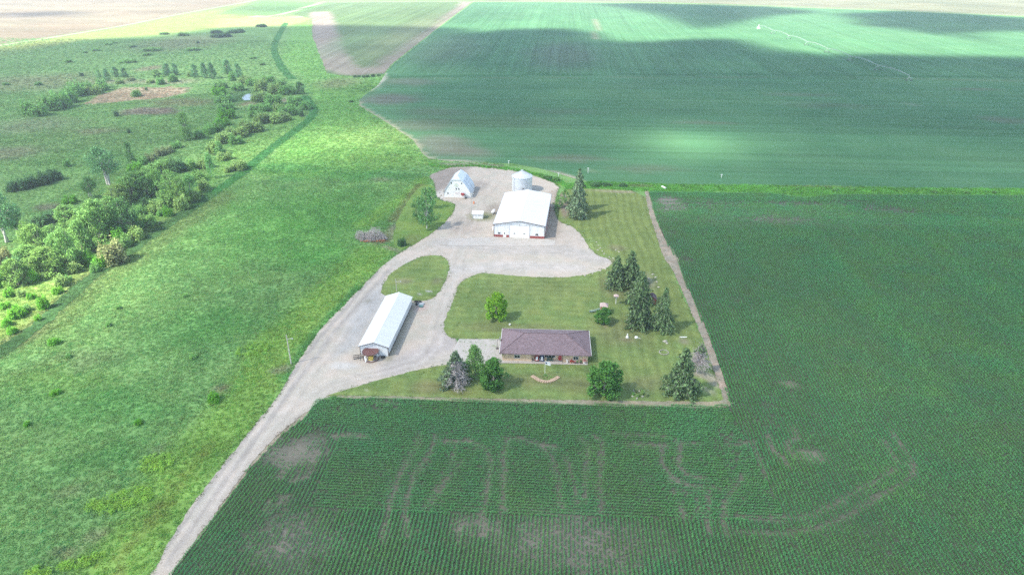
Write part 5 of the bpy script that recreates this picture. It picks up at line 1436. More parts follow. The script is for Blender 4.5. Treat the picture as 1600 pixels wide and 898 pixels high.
cluster("meadow_bush", "shrub", "small bright bush", "on the grass left of the ditch", "small bushes below the grove",
    [(15, 462, 448, 22, S_, 'brightbush'), (50, 466, 456, 14, S_, 'brightbush'), (34, 462, 450, 16, S_, 'palewillow'), (60, 500, 490, 12, S_, 'brightbush'), (20, 520, 508, 18, S_, 'brightbush'), (69, 481, 457, 21, S_, 'brightbush'), (26, 494, 476, 34, S_, 'brightbush'), (8, 481, 470, 18, S_, 'brightbush'), (12, 508, 494, 18, S_, 'brightbush'), (40, 486, 474, 20, S_, 'shrub'), (90, 458, 446, 18, S_, 'brightbush'), (108, 438, 428, 12, S_, 'shrub')])
cluster("meadow_weed", "shrub", "low green bush", "dotted over the open meadow", "lone bushes in the open meadow",
    [(86, 537, 526, 18, B_, 'brightbush'), (88, 615, 607, 17, B_, 'brightbush'), (335, 626, 611, 22, B_, 'brightbush'), (185, 482, 476, 10, B_, 'shrub'), (108, 558, 552, 12, B_, 'shrub'), (291, 463, 458, 12, B_, 'shrub'), (302, 560, 554, 14, B_, 'shrub'), (217, 661, 654, 14, B_, 'brightbush'), (43, 664, 657, 13, B_, 'brightbush'), (170, 509, 503, 10, B_, 'shrub')])
cluster("field_corner_bush", "shrub", "tiny dark bush", "at the far fields' corner", "tiny bushes at the field corner",
    [(555, 121, 117, 6, B_, 'darkbush'), (561, 120.5, 117, 6, B_, 'darkbush'), (568, 121, 117.5, 6, B_, 'darkbush'), (575, 121, 116.5, 7, B_, 'darkbush'), (583, 120, 115.5, 8, B_, 'darkbush'), (592, 119, 115.5, 6, B_, 'darkbush'), (548, 160, 155, 9, B_, 'shrub')])
cluster("bank_shrub", "shrub", "low dark shrub", "on the bank between the fields", "shrubs on the ditch bank",
    [(973, 291, 285.5, 15, B_, 'darkbush'), (930, 290, 284, 22, B_, 'darkbush'), (948, 290, 285, 18, B_, 'darkbush'), (1305, 298, 292, 12, B_, 'shrub'), (1332, 297, 293, 10, B_, 'shrub'), (1460, 301, 296, 9, B_, 'shrub'), (1510, 302, 297, 9, B_, 'shrub'), (1553, 302, 297, 8, B_, 'shrub'), (1245, 296, 292, 10, B_, 'shrub'), (855, 279, 272, 14, B_, 'shrub'), (868, 283, 275, 12, B_, 'shrub')])

# ================================================================== BUILDINGS
def gable(w, y0, y1, ze, za):                     # closed gabled body
    return MB().prism_y([(-w/2, 0), (w/2, 0), (w/2, ze), (0, za), (-w/2, ze)], y0, y1)

def roof_slab(w, y0, y1, ze, za, oh, th=0.12):
    s = (za-ze)/(w/2); x = w/2+oh; z = ze-s*oh
    return MB().prism_y([(-x, z+0.01), (0, za+0.01), (x, z+0.01), (x, z+th+0.01), (0, za+th+0.01), (-x, z+th+0.01)], y0, y1), x, z

def window(par, x, y, z, w, h, frame=M['white'], panes=2, d=0.06):
    """window on a south wall at local y: dark panes in a frame"""
    f = MB()
    t = 0.07
    f.bb(x-w/2-t, x+w/2+t, y-d, y, z-t, z).bb(x-w/2-t, x+w/2+t, y-d, y, z+h, z+h+t).bb(x-w/2-t, x-w/2, y-d, y, z, z+h).bb(x+w/2, x+w/2+t, y-d, y, z, z+h)
    for k in range(1, panes): f.bb(x-w/2+w*k/panes-0.03, x-w/2+w*k/panes+0.03, y-d+0.005, y-0.003, z, z+h)
    o = MB().bb(x-w/2+0.002, x+w/2-0.002, y-0.03, y-0.004, z+0.002, z+h-0.002).build("window", M['glass'], par)
    f.build("frame", frame, o)
    return o

# ---- machine shed
sh = thing("machine_shed", (-13.7, 227.3, 0), "large white metal machine shed with red wainscot and wide white overhead door", "shed", R(-2.4))
gable(18.24, 0, 34, 4.95, 6.55).build("wall", M['white_metal'], sh)
rb, rx, rz_ = roof_slab(18.24, -0.35, 34.35, 4.95, 6.55, 0.3)
rf = rb.build("roof", M['white_roof_x'], sh)
MB().prism_y([(-0.35, 6.66), (0, 6.74), (0.35, 6.66), (0.30, 6.60), (0, 6.68), (-0.30, 6.60)], -0.34, 34.34).build("ridge_cap", M['white'], rf)
fa = MB()
s_ = (6.55-4.95)/9.12
for sg in (-1, 1):
    fa.add([(sg*rx, -0.43, rz_-0.14), (0, -0.43, 6.55-0.14), (0, -0.43, 6.64), (sg*rx, -0.43, rz_+0.10), (sg*rx, -0.352, rz_-0.14), (0, -0.352, 6.55-0.14), (0, -0.352, 6.64), (sg*rx, -0.352, rz_+0.10)],
           [(0, 1, 2, 3), (4, 7, 6, 5), (0, 3, 7, 4), (1, 5, 6, 2), (0, 4, 5, 1), (3, 2, 6, 7)])
    fa.bb(sg*(rx+0.04)-0.03, sg*(rx+0.04)+0.03, -0.35, 34.35, rz_-0.16, rz_+0.08)
fa.build("fascia", M['brown_trim'], sh)
for sx in (-1, 1): MB().bb(sx*9.13-0.09, sx*9.13+0.09, -0.05, 0.15, 0, 4.9).build("corner_trim", M['brown_trim'], sh)
for x0, x1 in ((-9.03, -5.86), (-4.70, -3.62), (3.79, 9.03)): MB().bb(x0, x1, -0.045, 0.002, 0.0, 0.92).build("wainscot", M['red_panel'], sh)
for sx in (-1, 1): MB().bb(sx*9.12-0.045, sx*9.12+0.045, 0.16, 33.9, 0, 0.92).build("wainscot", M['red_panel'], sh)
od = MB()
for k in range(6): od.bb(-3.5, 3.67, -0.05, 0.003, 0.02+k*0.775, 0.02+(k+1)*0.775-0.02)
od = od.build("overhead_door", M['white'], sh)
MB().bb(-3.62, -3.5, -0.09, 0.002, 0, 4.75).bb(3.67, 3.79, -0.09, 0.002, 0, 4.75).bb(-3.62, 3.79, -0.09, 0.002, 4.75, 4.87).build("door_frame", M['grey_metal'], od)
for x in (-1.72, 1.85): MB().bb(x-0.34, x+0.34, -0.065, -0.052, 1.50, 1.78).build("window", M['glass'], od)
wd = MB().bb(-5.80, -4.76, -0.05, 0.003, 0.05, 2.15).build("walk_door", M['white'], sh)
MB().bb(-5.42, -5.14, -0.07, -0.052, 1.10, 1.90).build("window", M['glass'], wd)
MB().bb(-4.93, -4.85, -0.11, -0.05, 1.0, 1.08).build("handle", M['dark_metal'], wd)
window(sh, -7.30, 0.0, 1.15, 0.85, 0.75); window(sh, 6.33, 0.0, 1.15, 0.95, 0.75)
MB().box((0.0, -0.15, 5.02), (0.28, 0.22, 0.16)).tube((0, 0, 5.15), (0, -0.2, 5.1), 0.03).build("wall_lamp", M['grey_metal'], sh)

# ---- long shed
ls = thing("long_shed", (-45.95, 146.2, 0), "long narrow white metal shed with brown eave trim beside the lane", "shed", R(-1.0))
gable(7.3, 0, 27.4, 2.85, 4.10).build("wall", M['white_metal'], ls)
rb, rx, rz_ = roof_slab(7.3, -0.35, 27.75, 2.85, 4.10, 0.35, 0.1)
rf = rb.build("roof", M['white_roof_x'], ls)
MB().prism_y([(-0.3, 4.14), (0, 4.24), (0.3, 4.14), (0.26, 4.08), (0, 4.18), (-0.26, 4.08)], -0.34, 27.74).build("ridge_cap", M['white'], rf)
fa = MB()
for sg in (-1, 1):
    fa.add([(sg*rx, -0.42, rz_-0.10), (0, -0.42, 4.0), (0, -0.42, 4.19), (sg*rx, -0.42, rz_+0.09), (sg*rx, -0.352, rz_-0.10), (0, -0.352, 4.0), (0, -0.352, 4.19), (sg*rx, -0.352, rz_+0.09)],
           [(0, 1, 2, 3), (4, 7, 6, 5), (0, 3, 7, 4), (1, 5, 6, 2), (0, 4, 5, 1), (3, 2, 6, 7)])
fa.build("fascia", M['brown_trim'], ls)
for sx in (-1, 1): MB().bb(sx*3.66-0.07, sx*3.66+0.07, -0.04, 0.12, 0, 2.8).build("corner_trim", M['brown_trim'], ls)
for sx in (-1, 1): MB().bb(sx*3.66-0.03, sx*3.66+0.03, 0.13, 27.4, 0, 0.45).build("foundation", M['dark_metal'], ls)

# ---- arched barn
bn = thing("arched_barn", (-42.1, 268.8, 0), "small white-fronted barn with arched galvanised roof and clipped front gable", "barn", R(-2.0))
prof = [(5.55, 0), (5.55, 1.75), (4.95, 3.25), (3.7, 5.2), (2.45, 6.9), (1.55, 7.5)]
full = [(-x, z) for x, z in prof]+[(x, z) for x, z in prof[::-1]]
MB().prism_y(full, 0, 10.6).build("wall", M['white'], bn)
ro = MB()
rp = [(5.75, 1.55), (5.08, 3.3), (3.82, 5.28), (2.55, 7.0), (1.62, 7.62)]
for sg in (1, -1):
    for (xa, za), (xb, zb) in zip(rp[:-1], rp[1:]):
        ro.add([(sg*xa, -0.25, za), (sg*xb, -0.25, zb), (sg*xb, 10.9, zb), (sg*xa, 10.9, za)], [(0, 1, 2, 3)])
    ro.add([(sg*1.62, -0.25, 7.62), (0, 2.4, 8.8), (0, 10.9, 8.8), (sg*1.62, 10.9, 7.62)], [(0, 1, 2, 3)])
ro.add([(-1.62, -0.25, 7.62), (1.62, -0.25, 7.62), (0, 2.4, 8.8)], [(0, 1, 2)])
ro.add([(-1.62, 10.88, 7.62), (1.62, 10.88, 7.62), (0, 10.88, 8.8)], [(0, 2, 1)])
rf = ro.build("roof", M['galv_roof'], bn)
so = rf.modifiers.new("thickness", 'SOLIDIFY'); so.thickness = 0.06; so.offset = 1
bt = MB()
for sg in (1, -1):
    for y in np.arange(0.6, 10.9, 1.25):
        for (xa, za), (xb, zb) in zip(rp[:-1], rp[1:]): bt.tube((sg*xa*1.012, y, za+0.06), (sg*xb*1.012, y, zb+0.06), 0.035, n=4)
bt.build("roof_rib", M['grey_metal'], rf)
for x, z, w, h in ((-2.25, 5.95, 0.36, 0.45), (1.98, 5.95, 0.36, 0.45), (-0.32, 3.45, 0.36, 0.62), (0.72, 3.45, 0.36, 0.62), (-3.95, 1.5, 0.40, 0.5)):
    window(bn, x, 0, z, w, h, M['grey_metal'], 1)
MB().tube((-0.2, 0.002, 5.35), (-0.2, -0.06, 5.35), 0.78, n=24).torus((-0.2, -0.06, 5.35), 0.74, 0.05, 24, 6, 'Y').build("round_panel", m_plain("faded_green_white_panel", (0.62, 0.66, 0.58), 0.6, 0.12, 2.5), bn)
MB().bb(-0.9, 0.95, -0.05, 0.002, 1.98, 2.1).bb(-0.7, 1.1, -0.05, 0.002, 1.55, 1.63).build("door_rail", m_plain("faded_pink_rail", (0.55, 0.40, 0.40), 0.6), bn)
bd = MB().bb(0.05, 2.4, -0.045, 0.003, 0.02, 1.5).build("door", M['white'], bn)

# ---- grain bin
gb = thing("grain_bin", (-15.74, 280.0, 0), "round galvanised grain bin with a conical roof behind the machine shed", "grain bin")
gp = []
for k in range(37): gp.append((4.27+(0.03 if k % 2 else 0.0), 6.5*k/36))
MB().lathe((0, 0, 0), gp, 40).build("wall", M['galv'], gb, smooth=True)
rc = MB().lathe((0, 0, 0), [(4.45, 6.42), (4.45, 6.5), (0.5, 8.75), (0.5, 8.95), (0.02, 9.05)], 40).build("roof", M['galv'], gb)
rr_ = MB()
for k in range(20):
    a = k*math.pi/10; rr_.tube((4.42*math.cos(a), 4.42*math.sin(a), 6.56), (0.5*math.cos(a), 0.5*math.sin(a), 8.8), 0.045, n=4)
rr_.build("roof_rib", M['grey_metal'], rc)
gd = MB().box((0.75, -4.30, 1.5), (0.75, 0.10, 1.5), rz=R(10)).build("door", M['dark_metal'], gb)
MB().box((0.75, -4.36, 1.5), (0.5, 0.06, 1.1), rz=R(10)).build("door_panel", M['grey_metal'], gd)
la = MB()
for dx in (-0.2, 0.2): la.tube((-3.2+dx, -3.02-dx, 0.3), (-3.2+dx, -3.02-dx, 6.5), 0.03, n=5)
for k in range(18): la.tube((-3.4, -2.82, 0.6+k*0.34), (-3.0, -3.22, 0.6+k*0.34), 0.02, n=5)
la.build("ladder", M['grey_metal'], gb)

# ---- small white shed and propane tank
b = P(746.4, 342)
ws = thing("pump_shed", (b[0], b[1], 0), "tiny white shed with a white sloping roof standing alone in the gravel yard", "shed", R(-1))
MB().prism([(-1.95, 0), (1.95, 0), (1.95, 2.6), (-1.95, 2.6)], 0, 2.0).build("wall", M['white'], ws)
MB().add([(-2.2, -0.35, 1.95), (2.2, -0.35, 1.95), (2.2, 1.3, 2.75), (-2.2, 1.3, 2.75), (-2.2, 2.95, 1.95), (2.2, 2.95, 1.95), (-2.2, -0.35, 2.05), (2.2, -0.35, 2.05), (2.2, 1.3, 2.87), (-2.2, 1.3, 2.87), (-2.2, 2.95, 2.05), (2.2, 2.95, 2.05)],
         [(0, 1, 2, 3), (3, 2, 5, 4), (6, 9, 8, 7), (9, 10, 11, 8), (0, 6, 7, 1), (4, 5, 11, 10), (0, 3, 9, 6), (3, 4, 10, 9), (1, 7, 8, 2), (2, 8, 11, 5)]).build("roof", M['white'], ws)
wd = MB().bb(-1.5, -0.7, -0.05, 0.003, 0.05, 1.85).build("door", M['white'], ws)
MB().bb(-0.82, -0.76, -0.1, -0.05, 0.9, 1.0).build("handle", M['dark_metal'], wd)
b = P(771, 334)
pt = thing("propane_tank", (b[0], b[1], 0), "white propane tank on short legs beside the machine shed's left wall", "gas tank", R(78))
MB().lathe((0, 0, 0), [(0.02, -1.5), (0.35, -1.4), (0.58, -1.1), (0.6, 0), (0.58, 1.1), (0.35, 1.4), (0.02, 1.5)], 18).build("tank", M['white'], pt, smooth=True)
bpy.data.objects["tank"].rotation_euler = (0, R(90), 0); bpy.data.objects["tank"].location = (0, 0, 1.05)
for x in (-0.8, 0.8): MB().bb(x-0.06, x+0.06, -0.3, 0.3, 0, 0.55).build("leg", M['grey_metal'], pt)
MB().tube((0, 0, 1.6), (0, 0, 1.82), 0.15, n=10).build("valve_dome", M['white'], pt)

# ---- the house
hs = thing("ranch_house", (-2.1, 146.5, 0), "long low tan brick ranch house with a mauve-brown hip roof", "house", R(1.2))
wp_ = [(-10.8, 0), (-3.4, 0), (-3.4, 0.7), (4.45, 0.7), (4.45, 0), (10.8, 0), (10.8, 11.1), (-10.8, 11.1)]
MB().prism(wp_, 0, 2.45).build("wall", M['brick'], hs)
X, Y0, Y1 = 11.55, -0.65, 11.75
rl, rr2, ry = -5.5, 5.3, 5.6
hip = MB()
for dz in (0, 0.16):
    hip.add([(-X, Y0, 2.47+dz), (X, Y0, 2.47+dz), (X, Y1, 2.47+dz), (-X, Y1, 2.47+dz), (rl, ry, 4.85+dz), (rr2, ry, 4.85+dz)], [(0, 1, 5, 4), (1, 2, 5), (2, 3, 4, 5), (3, 0, 4)])
hip.add([(-X, Y0, 2.47), (X, Y0, 2.47), (X, Y1, 2.47), (-X, Y1, 2.47), (-X, Y0, 2.63), (X, Y0, 2.63), (X, Y1, 2.63), (-X, Y1, 2.63)], [(0, 4, 5, 1), (1, 5, 6, 2), (2, 6, 7, 3), (3, 7, 4, 0)])
rf = hip.build("roof", M['shingle'], hs)
cp = MB()
for a_, b_ in (((-X, Y0, 2.65), (rl, ry, 5.03)), ((X, Y0, 2.65), (rr2, ry, 5.03)), ((-X, Y1, 2.65), (rl, ry, 5.03)), ((X, Y1, 2.65), (rr2, ry, 5.03)), ((rl, ry, 5.03), (rr2, ry, 5.03))): cp.tube(a_, b_, 0.09, n=5)
cp.build("ridge_cap", m_plain("dark_ridge_shingles", (0.15, 0.105, 0.115), 0.9, 0.2), rf)
MB().tube((7.0, 4.6, 3.9), (7.0, 4.6, 4.85), 0.10, n=10).build("vent_pipe", M['dark_metal'], rf)
MB().bb(-X-0.1, X+0.1, Y0-0.1, Y0-0.005, 2.44, 2.6).build('fascia', M['shingle'], hs)
MB().bb(-X-0.1, -X-0.005, Y0, Y1, 2.44, 2.6).bb(X+0.005, X+0.1, Y0, Y1, 2.44, 2.6).bb(-X-0.1, X+0.1, Y1+0.005, Y1+0.1, 2.44, 2.6).build("gutter", M['white'], hs)
window(hs, -7.1, 0, 0.95, 1.35, 0.85, M['white'], 2); window(hs, 7.75, 0, 0.95, 1.25, 0.85, M['white'], 2)
window(hs, 1.25, 0.7, 0.95, 2.6, 1.05, M['white'], 3)
dr = MB().bb(3.35, 4.2, 0.64, 0.697, 0.05, 2.1).build("front_door", M['red_paint'], hs)
MB().bb(4.05, 4.12, 0.59, 0.64, 1.0, 1.1).build("handle", M['grey_metal'], dr)
for y0 in (1.2, 5.6):
    gd = MB()
    for k in range(4): gd.bb(-10.85, -10.797, y0, y0+3.2, 0.03+k*0.53, 0.03+(k+1)*0.53-0.02)
    gd.build("garage_door", M['white'], hs)
MB().tube((-3.3, -0.4, 0.1), (-3.3, -0.4, 2.46), 0.07, n=8).build("porch_post", M['brown_trim'], hs)
MB().tube((4.4, -0.4, 0.1), (4.4, -0.4, 2.46), 0.07, n=8).build("porch_post", M['brown_trim'], hs)
sheet("concrete_walk", W([(781, 567.5), (918, 570.5), (918.6, 563), (785, 559)]), 0.15, 40, M['concrete'], None, 0)

# ---- round shelter in front of the long shed
b = P(580, 560.4)
rs = thing("round_shelter", (b[0], b[1], 0), "round open shelter with a dished rust-brown metal roof in front of the long shed", "shelter", 0)
MB().lathe((0, 0, 0), [(0.02, 2.10), (1.2, 2.05), (2.0, 2.12), (2.1, 2.2), (2.1, 2.32), (1.9, 2.26), (1.2, 2.18), (0.02, 2.22)], 36).build("roof", M['rust'], rs, smooth=False)
MB().lathe((0, 0, 0), [(2.0, 0), (2.0, 0.35), (1.94, 0.35), (1.94, 0)], 36, R(-175), R(130)).build("base_ring", M['rust'], rs)
MB().lathe((0, 0, 0), [(1.98, 0.35), (2.0, 2.12), (1.94, 2.12), (1.92, 0.35)], 24, R(30), R(165)).build("back_wall", M['rust'], rs)
for a in (-140, -95, -40, 5): MB().tube((1.95*math.cos(R(a)), 1.95*math.sin(R(a)), 0), (1.95*math.cos(R(a)), 1.95*math.sin(R(a)), 2.15), 0.05, n=6).build("post", M['dark_metal'], rs)
MB().lathe((0, 0, 0), [(0.02, 0.10), (1.93, 0.10)], 36).build("floor", M['concrete'], rs)
def simple(name, mb, m, px, py, label, cat, rz=0.0, group=None, z=0.0, smooth=False):
    b = P(px, py)
    o = mb.build(name, m, None, None, smooth)
    o.location = (b[0], b[1], z); o.rotation_euler = (0, 0, rz)
    return tag(o, label, cat, group)
def barrel(): return MB().lathe((0, 0, 0), [(0.02, 0), (0.28, 0), (0.29, 0.3), (0.30, 0.45), (0.29, 0.6), (0.28, 0.9), (0.25, 0.92), (0.02, 0.92)], 14)
o = simple("barrel", barrel(), M['white'], 571.2, 562, "white barrel standing at the left front of the round shelter, upper of two", "barrel", z=0.12)
o = simple("barrel", barrel(), M['white'], 572, 565.5, "white barrel at the left front of the round shelter, nearer the lane bend", "barrel", z=0.12)
o = simple("crate", MB().bb(-0.55, 0.55, -0.4, 0.4, 0, 0.95).bb(-0.6, 0.6, -0.45, 0.45, 0.95, 1.05), M['yellow'], 580, 562, "yellow plastic crate under the round shelter's roof", "crate", z=0.12)
o = simple("barrel", barrel(), M['white'], 590.5, 557, "white barrel at the right side of the round shelter", "barrel")
def tyre(): return MB().torus((0, 0, 0.16), 0.40, 0.16, 20, 8)
simple("tyre", tyre(), M['rubber'], 598.5, 558.5, "black tyre lying on the gravel right of the round shelter", "tyre")
b = P(596, 552)
ct = thing("flat_cart", (b[0], b[1], 0), "small grey two-wheeled cart against the front wall of the long shed", "cart", 0.1)
MB().bb(-0.9, 0.9, -0.45, 0.45, 0.5, 0.58).bb(-0.9, -0.84, -0.45, 0.45, 0.58, 0.9).build("bed", M['grey_metal'], ct)
MB().tube((0.9, 0, 0.5), (1.7, 0, 0.25), 0.04).build("drawbar", M['dark_metal'], ct)
for y in (-0.5, 0.5): MB().torus((0, y, 0.28), 0.2, 0.08, 16, 6, 'Y').build("wheel", M['rubber'], ct)
b = P(560, 560)
dh = thing("disc_harrow", (b[0], b[1], 0), "rusty dark disc harrow parked left of the round shelter", "farm implement", 0.3)
MB().bb(-1.3, 1.3, -0.06, 0.06, 0.6, 0.72).bb(-1.3, 1.3, 0.7, 0.82, 0.6, 0.72).bb(-0.06, 0.06, -1.3, 0.8, 0.62, 0.7).build("frame", M['dark_metal'], dh)
for k in range(8):
    x = -1.2+k*2.4/7
    MB().tube((x-0.02, -0.1+0.05*k, 0.3), (x+0.02, -0.1+0.05*k, 0.3), 0.3, n=14).tube((x, -0.1+0.05*k, 0.3), (x, -0.1+0.05*k, 0.62), 0.03, n=5).build("disc", M['dark_metal'], dh)

# ---- barn front: auger with red hopper
b = P(727, 310.5)
au = thing("grain_auger", (b[0], b[1], 0), "pale grain auger with a red hopper leaning in front of the arched barn", "farm implement", 0.0)
MB().tube((3.0, -0.2, 0.25), (-0.8, 0.6, 2.3), 0.13, n=10).build("tube", M['grey_metal'], au)
MB().tube((2.9, 0.2, 0.15), (-0.7, 1.0, 2.0), 0.07, n=6).build("brace", M['white'], au)
MB().add([(-1.5, -0.1, 1.5), (-0.5, -0.1, 1.5), (-0.5, 0.7, 1.5), (-1.5, 0.7, 1.5), (-1.8, -0.4, 2.1), (-0.2, -0.4, 2.1), (-0.2, 1.0, 2.1), (-1.8, 1.0, 2.1)], [(3, 2, 1, 0), (0, 1, 5, 4), (1, 2, 6, 5), (2, 3, 7, 6), (3, 0, 4, 7)]).torus((-1.0, -0.45, 1.75), 0.34, 0.1, 16, 6, 'Y').build("hopper", M['red_paint'], au)
for s in (-0.6, 0.7): MB().tube((0.2, s, 0.3), (-0.4, 0.4, 1.9), 0.04, n=5).build("leg", M['dark_metal'], au)
for s in (-0.6, 0.7): MB().torus((0.25, s, 0.34), 0.25, 0.09, 16, 6, 'Y').build("wheel", M['rubber'], au)

# ================================================================== POLES, POSTS, IRRIGATION
def pole(px, py, top, label, arm=True, lamp=False, r=0.15):
    b = P(px, py); h = hgt(px, py, top)
    t = thing("utility_pole", (b[0], b[1], 0), label, "pole")
    MB().tube((0, 0, 0), (0, 0, h), r, r*0.65, 8).build("shaft", M['pole_wood'], t)
    if arm:
        MB().box((0, -0.14, h-0.7), (2.0, 0.1, 0.12)).build("crossarm", M['pole_wood'], t)
        for x in (-0.85, 0.0, 0.85): MB().tube((x, -0.14, h-0.64), (x, -0.14, h-0.42), 0.05, n=6).build("insulator", M['white'], t)
        MB().lathe((0.32, -0.1, h-2.0), [(0.02, 0), (0.22, 0.02), (0.22, 0.75), (0.1, 0.85), (0.02, 0.85)], 12).build("transformer", M['grey_metal'], t)
    if lamp:
        MB().tube((0, 0, h-1.2), (1.3, 0, h-0.9), 0.035, n=6).build("lamp_arm", M['grey_metal'], t)
        MB().lathe((1.4, 0, h-1.08), [(0.02, 0.2), (0.12, 0.2), (0.2, 0.0), (0.02, 0.0)], 12).build("lamp_head", M['grey_metal'], t)
    return t
pole(455, 568, 523, "pale wooden utility pole in the meadow grass left of the lane", False, True, 0.17)
pole(737.3, 342, 300, "thin grey utility pole beside the tiny white shed in the yard", True, False, 0.13)
pole(620, 456, 435, "short pale pole on the grass island behind the long shed", False, True, 0.12)
def riser(px, py, top, label):
    b = P(px, py); h = max(1.2, hgt(px, py, top))
    t = thing("standpipe", (b[0], b[1], 0), label, "standpipe", group="white standpipes along the far field edge")
    MB().tube((0, 0, 0), (0, 0, h), 0.13, n=8).build("pipe", M['white'], t)
    MB().tube((-0.4, 0, h), (0.4, 0, h), 0.15, n=8).build("outlet", M['white'], t)
riser(918.7, 270, 263, "white standpipe in the far crop just above the tall spruce pair")
riser(872.5, 275.5, 271, "white standpipe on the field track behind the grain bin")
riser(1127, 278, 273, "white standpipe in the far crop above the corn field's left part")
riser(795, 256, 251.5, "white standpipe at the field edge straight behind the yard, leftmost of them")
simple("culvert_pipe", MB().tube((-1.3, 0, 0.35), (1.3, 0, 0.35), 0.4, n=12).lathe((0, 0, 0), [(0.02, 0), (0.3, 0.0)], 8), M['white'], 1037, 294, "short white culvert pipe in the grassy bank above the corn corner", "pipe", R(-60))

# centre pivot: seven spans from the pivot tower in the lit band to the end tower in the shade
A = P(1185, 45.5)[:2]; B = P(1420, 127)[:2]
dv = (B-A); Ln = np.hypot(*dv); ang = math.atan2(dv[1], dv[0])
pv = thing("pivot_sprinkler", (A[0], A[1], 0), "long pale centre-pivot irrigation boom on wheeled towers across the far crop field", "irrigation boom", ang)
NS = 7; span = Ln/NS
MB().tube((-1.8, -1.8, 0), (0, 0, 4.4), 0.12, n=5).tube((1.8, -1.8, 0), (0, 0, 4.4), 0.12, n=5).tube((-1.8, 1.8, 0), (0, 0, 4.4), 0.12, n=5).tube((1.8, 1.8, 0), (0, 0, 4.4), 0.12, n=5).tube((0, 0, 0), (0, 0, 5.0), 0.25, n=8).bb(-0.9, 0.9, -0.9, 0.9, 0, 1.6).build("pivot_tower", M['white'], pv)
for k in range(NS):
    x0 = k*span; pts = [(x0+span*t, 0, 3.9+1.3*math.sin(math.pi*t)) for t in np.linspace(0, 1, 9)]
    m = MB().path(pts, [0.11]*9, 6)
    for q in range(8):
        xm = x0+span*(q+0.5)/8; zz = 3.9+1.3*math.sin(math.pi*(q+0.5)/8)-1.1*math.sin(math.pi*(q+0.5)/8)
        for sd in (-0.7, 0.7): m.tube(pts[q], (xm, sd, zz), 0.035, n=4); m.tube((xm, sd, zz), pts[q+1], 0.035, n=4)
    m.build("span_pipe", M['grey_metal'], pv)
    xt = (k+1)*span
    tw = MB().tube((xt, -2.0, 0.6), (xt, 0, 4.0), 0.09, n=5).tube((xt, 2.0, 0.6), (xt, 0, 4.0), 0.09, n=5).tube((xt, -2.0, 0.6), (xt, 2.0, 0.6), 0.09, n=5).tube((xt, -1, 2.3), (xt, 1, 2.3), 0.05, n=5).build("drive_tower", M['grey_metal'], pv)
    MB().torus((xt, -2.0, 0.6), 0.45, 0.16, 14, 6, 'X').torus((xt, 2.0, 0.6), 0.45, 0.16, 14, 6, 'X').build("wheel", M['rubber'], tw)

# ================================================================== YARD AND GARDEN THINGS
# brush pile
def brush():
    rr = np.random.default_rng(5); mb = MB()
    for _ in range(800):
        u = rr.uniform(-1, 1); v = rr.uniform(-1, 1)
        if u*u+v*v > 1: continue
        hh = 5.2*(1-(u*u*0.8+v*v))**0.55*(0.75+0.25*math.sin(u*5))
        x, y, z = u*5.6, v*2.3, rr.uniform(0.05, 1)*hh
        L = rr.uniform(0.8, 2.4); a = rr.uniform(0, 6.28); el = rr.normal(0.35, 0.45)
        d = np.array([math.cos(a)*math.cos(el), math.sin(a)*math.cos(el), math.sin(el)])
        p0 = np.array([x, y, max(0.05, z)])-d*L*0.5; p0[2] = max(0.03, p0[2]); p1 = p0+d*L; p1[2] = max(0.05, p1[2])
        r0 = rr.uniform(0.035, 0.09)
        mb.tube(p0, p1, r0, r0*0.3, 4)
        for _k in range(2):
            s = p0+(p1-p0)*rr.uniform(0.4, 0.9); mb.tube(s, s+rr.normal(size=3)*0.35+np.array([0, 0, 0.15]), r0*0.4, r0*0.15, 3)
    return mb
b = P(580, 374)
bp = thing("brush_pile", (b[0], b[1], 0), "big heap of dead grey branches in the grass beside the lane", "brush pile", 0.05)
brush().build("branch_heap", M['twig'], bp)
rl_ = MB()
rr0 = random.Random(3)
for k in range(70):
    x = rr0.choice([rr0.gauss(-1.6, 0.9), rr0.gauss(4.6, 0.5), rr0.gauss(0.5, 1.8)]); y = rr0.gauss(-2.0, 0.5); s = rr0.uniform(0.12, 0.35)
    rl_.box((x, y, abs(rr0.gauss(0.2, 0.25))+0.05), (s*1.6, s, s*0.4), rr0.uniform(0, 6), rr0.uniform(-0.6, 0.6))
rl_.build("rusty_debris", M['rustleaf'], bp)

# flagpole and crescent bed
b = P(851.3, 586); fh = hgt(851.3, 586, 564)
fl = thing("flagpole", (b[0], b[1], 0), "thin white flagpole with a small flag on the front lawn", "flagpole")
MB().tube((0, 0, 0), (0, 0, fh+0.2), 0.055, 0.035, 8).build("shaft", M['white'], fl)
MB().lathe((0, 0, fh+0.2), [(0.01, 0), (0.08, 0.06), (0.08, 0.1), (0.01, 0.16)], 8).build("finial", M['yellow'], fl)
def cloth(x0, x1, z0, z1, n=8):
    mb = MB(); vs = []
    for i in range(n+1):
        for j in range(5):
            t = i/n; vs.append((x0+(x1-x0)*t, 0.10*math.sin(t*7+j*0.6)*t, z0+(z1-z0)*j/4-0.35*t*t))
    return mb.add(vs, [(i*5+j, (i+1)*5+j, (i+1)*5+j+1, i*5+j+1) for i in range(n) for j in range(4)])
fg = cloth(0.06, 1.35, fh-1.0, fh-0.05).build("flag", M['white'], fl)
so = fg.modifiers.new("thickness", 'SOLIDIFY'); so.thickness = 0.012
MB().box((0.35, -0.06, fh-0.45), (0.45, 0.03, 0.4), 0.3).build("flag_canton", M['blue_paint'], fg)
arc = resample(W([(832, 588.5), (836, 591), (843, 595), (850, 597), (858, 597), (866, 594), (872, 590)]), 0.45)
bedp = np.vstack([W([(835, 588)]), arc, W([(868, 585.5), (852, 584)])])
pc = np.array([arc.mean(0)[0], arc.mean(0)[1]])
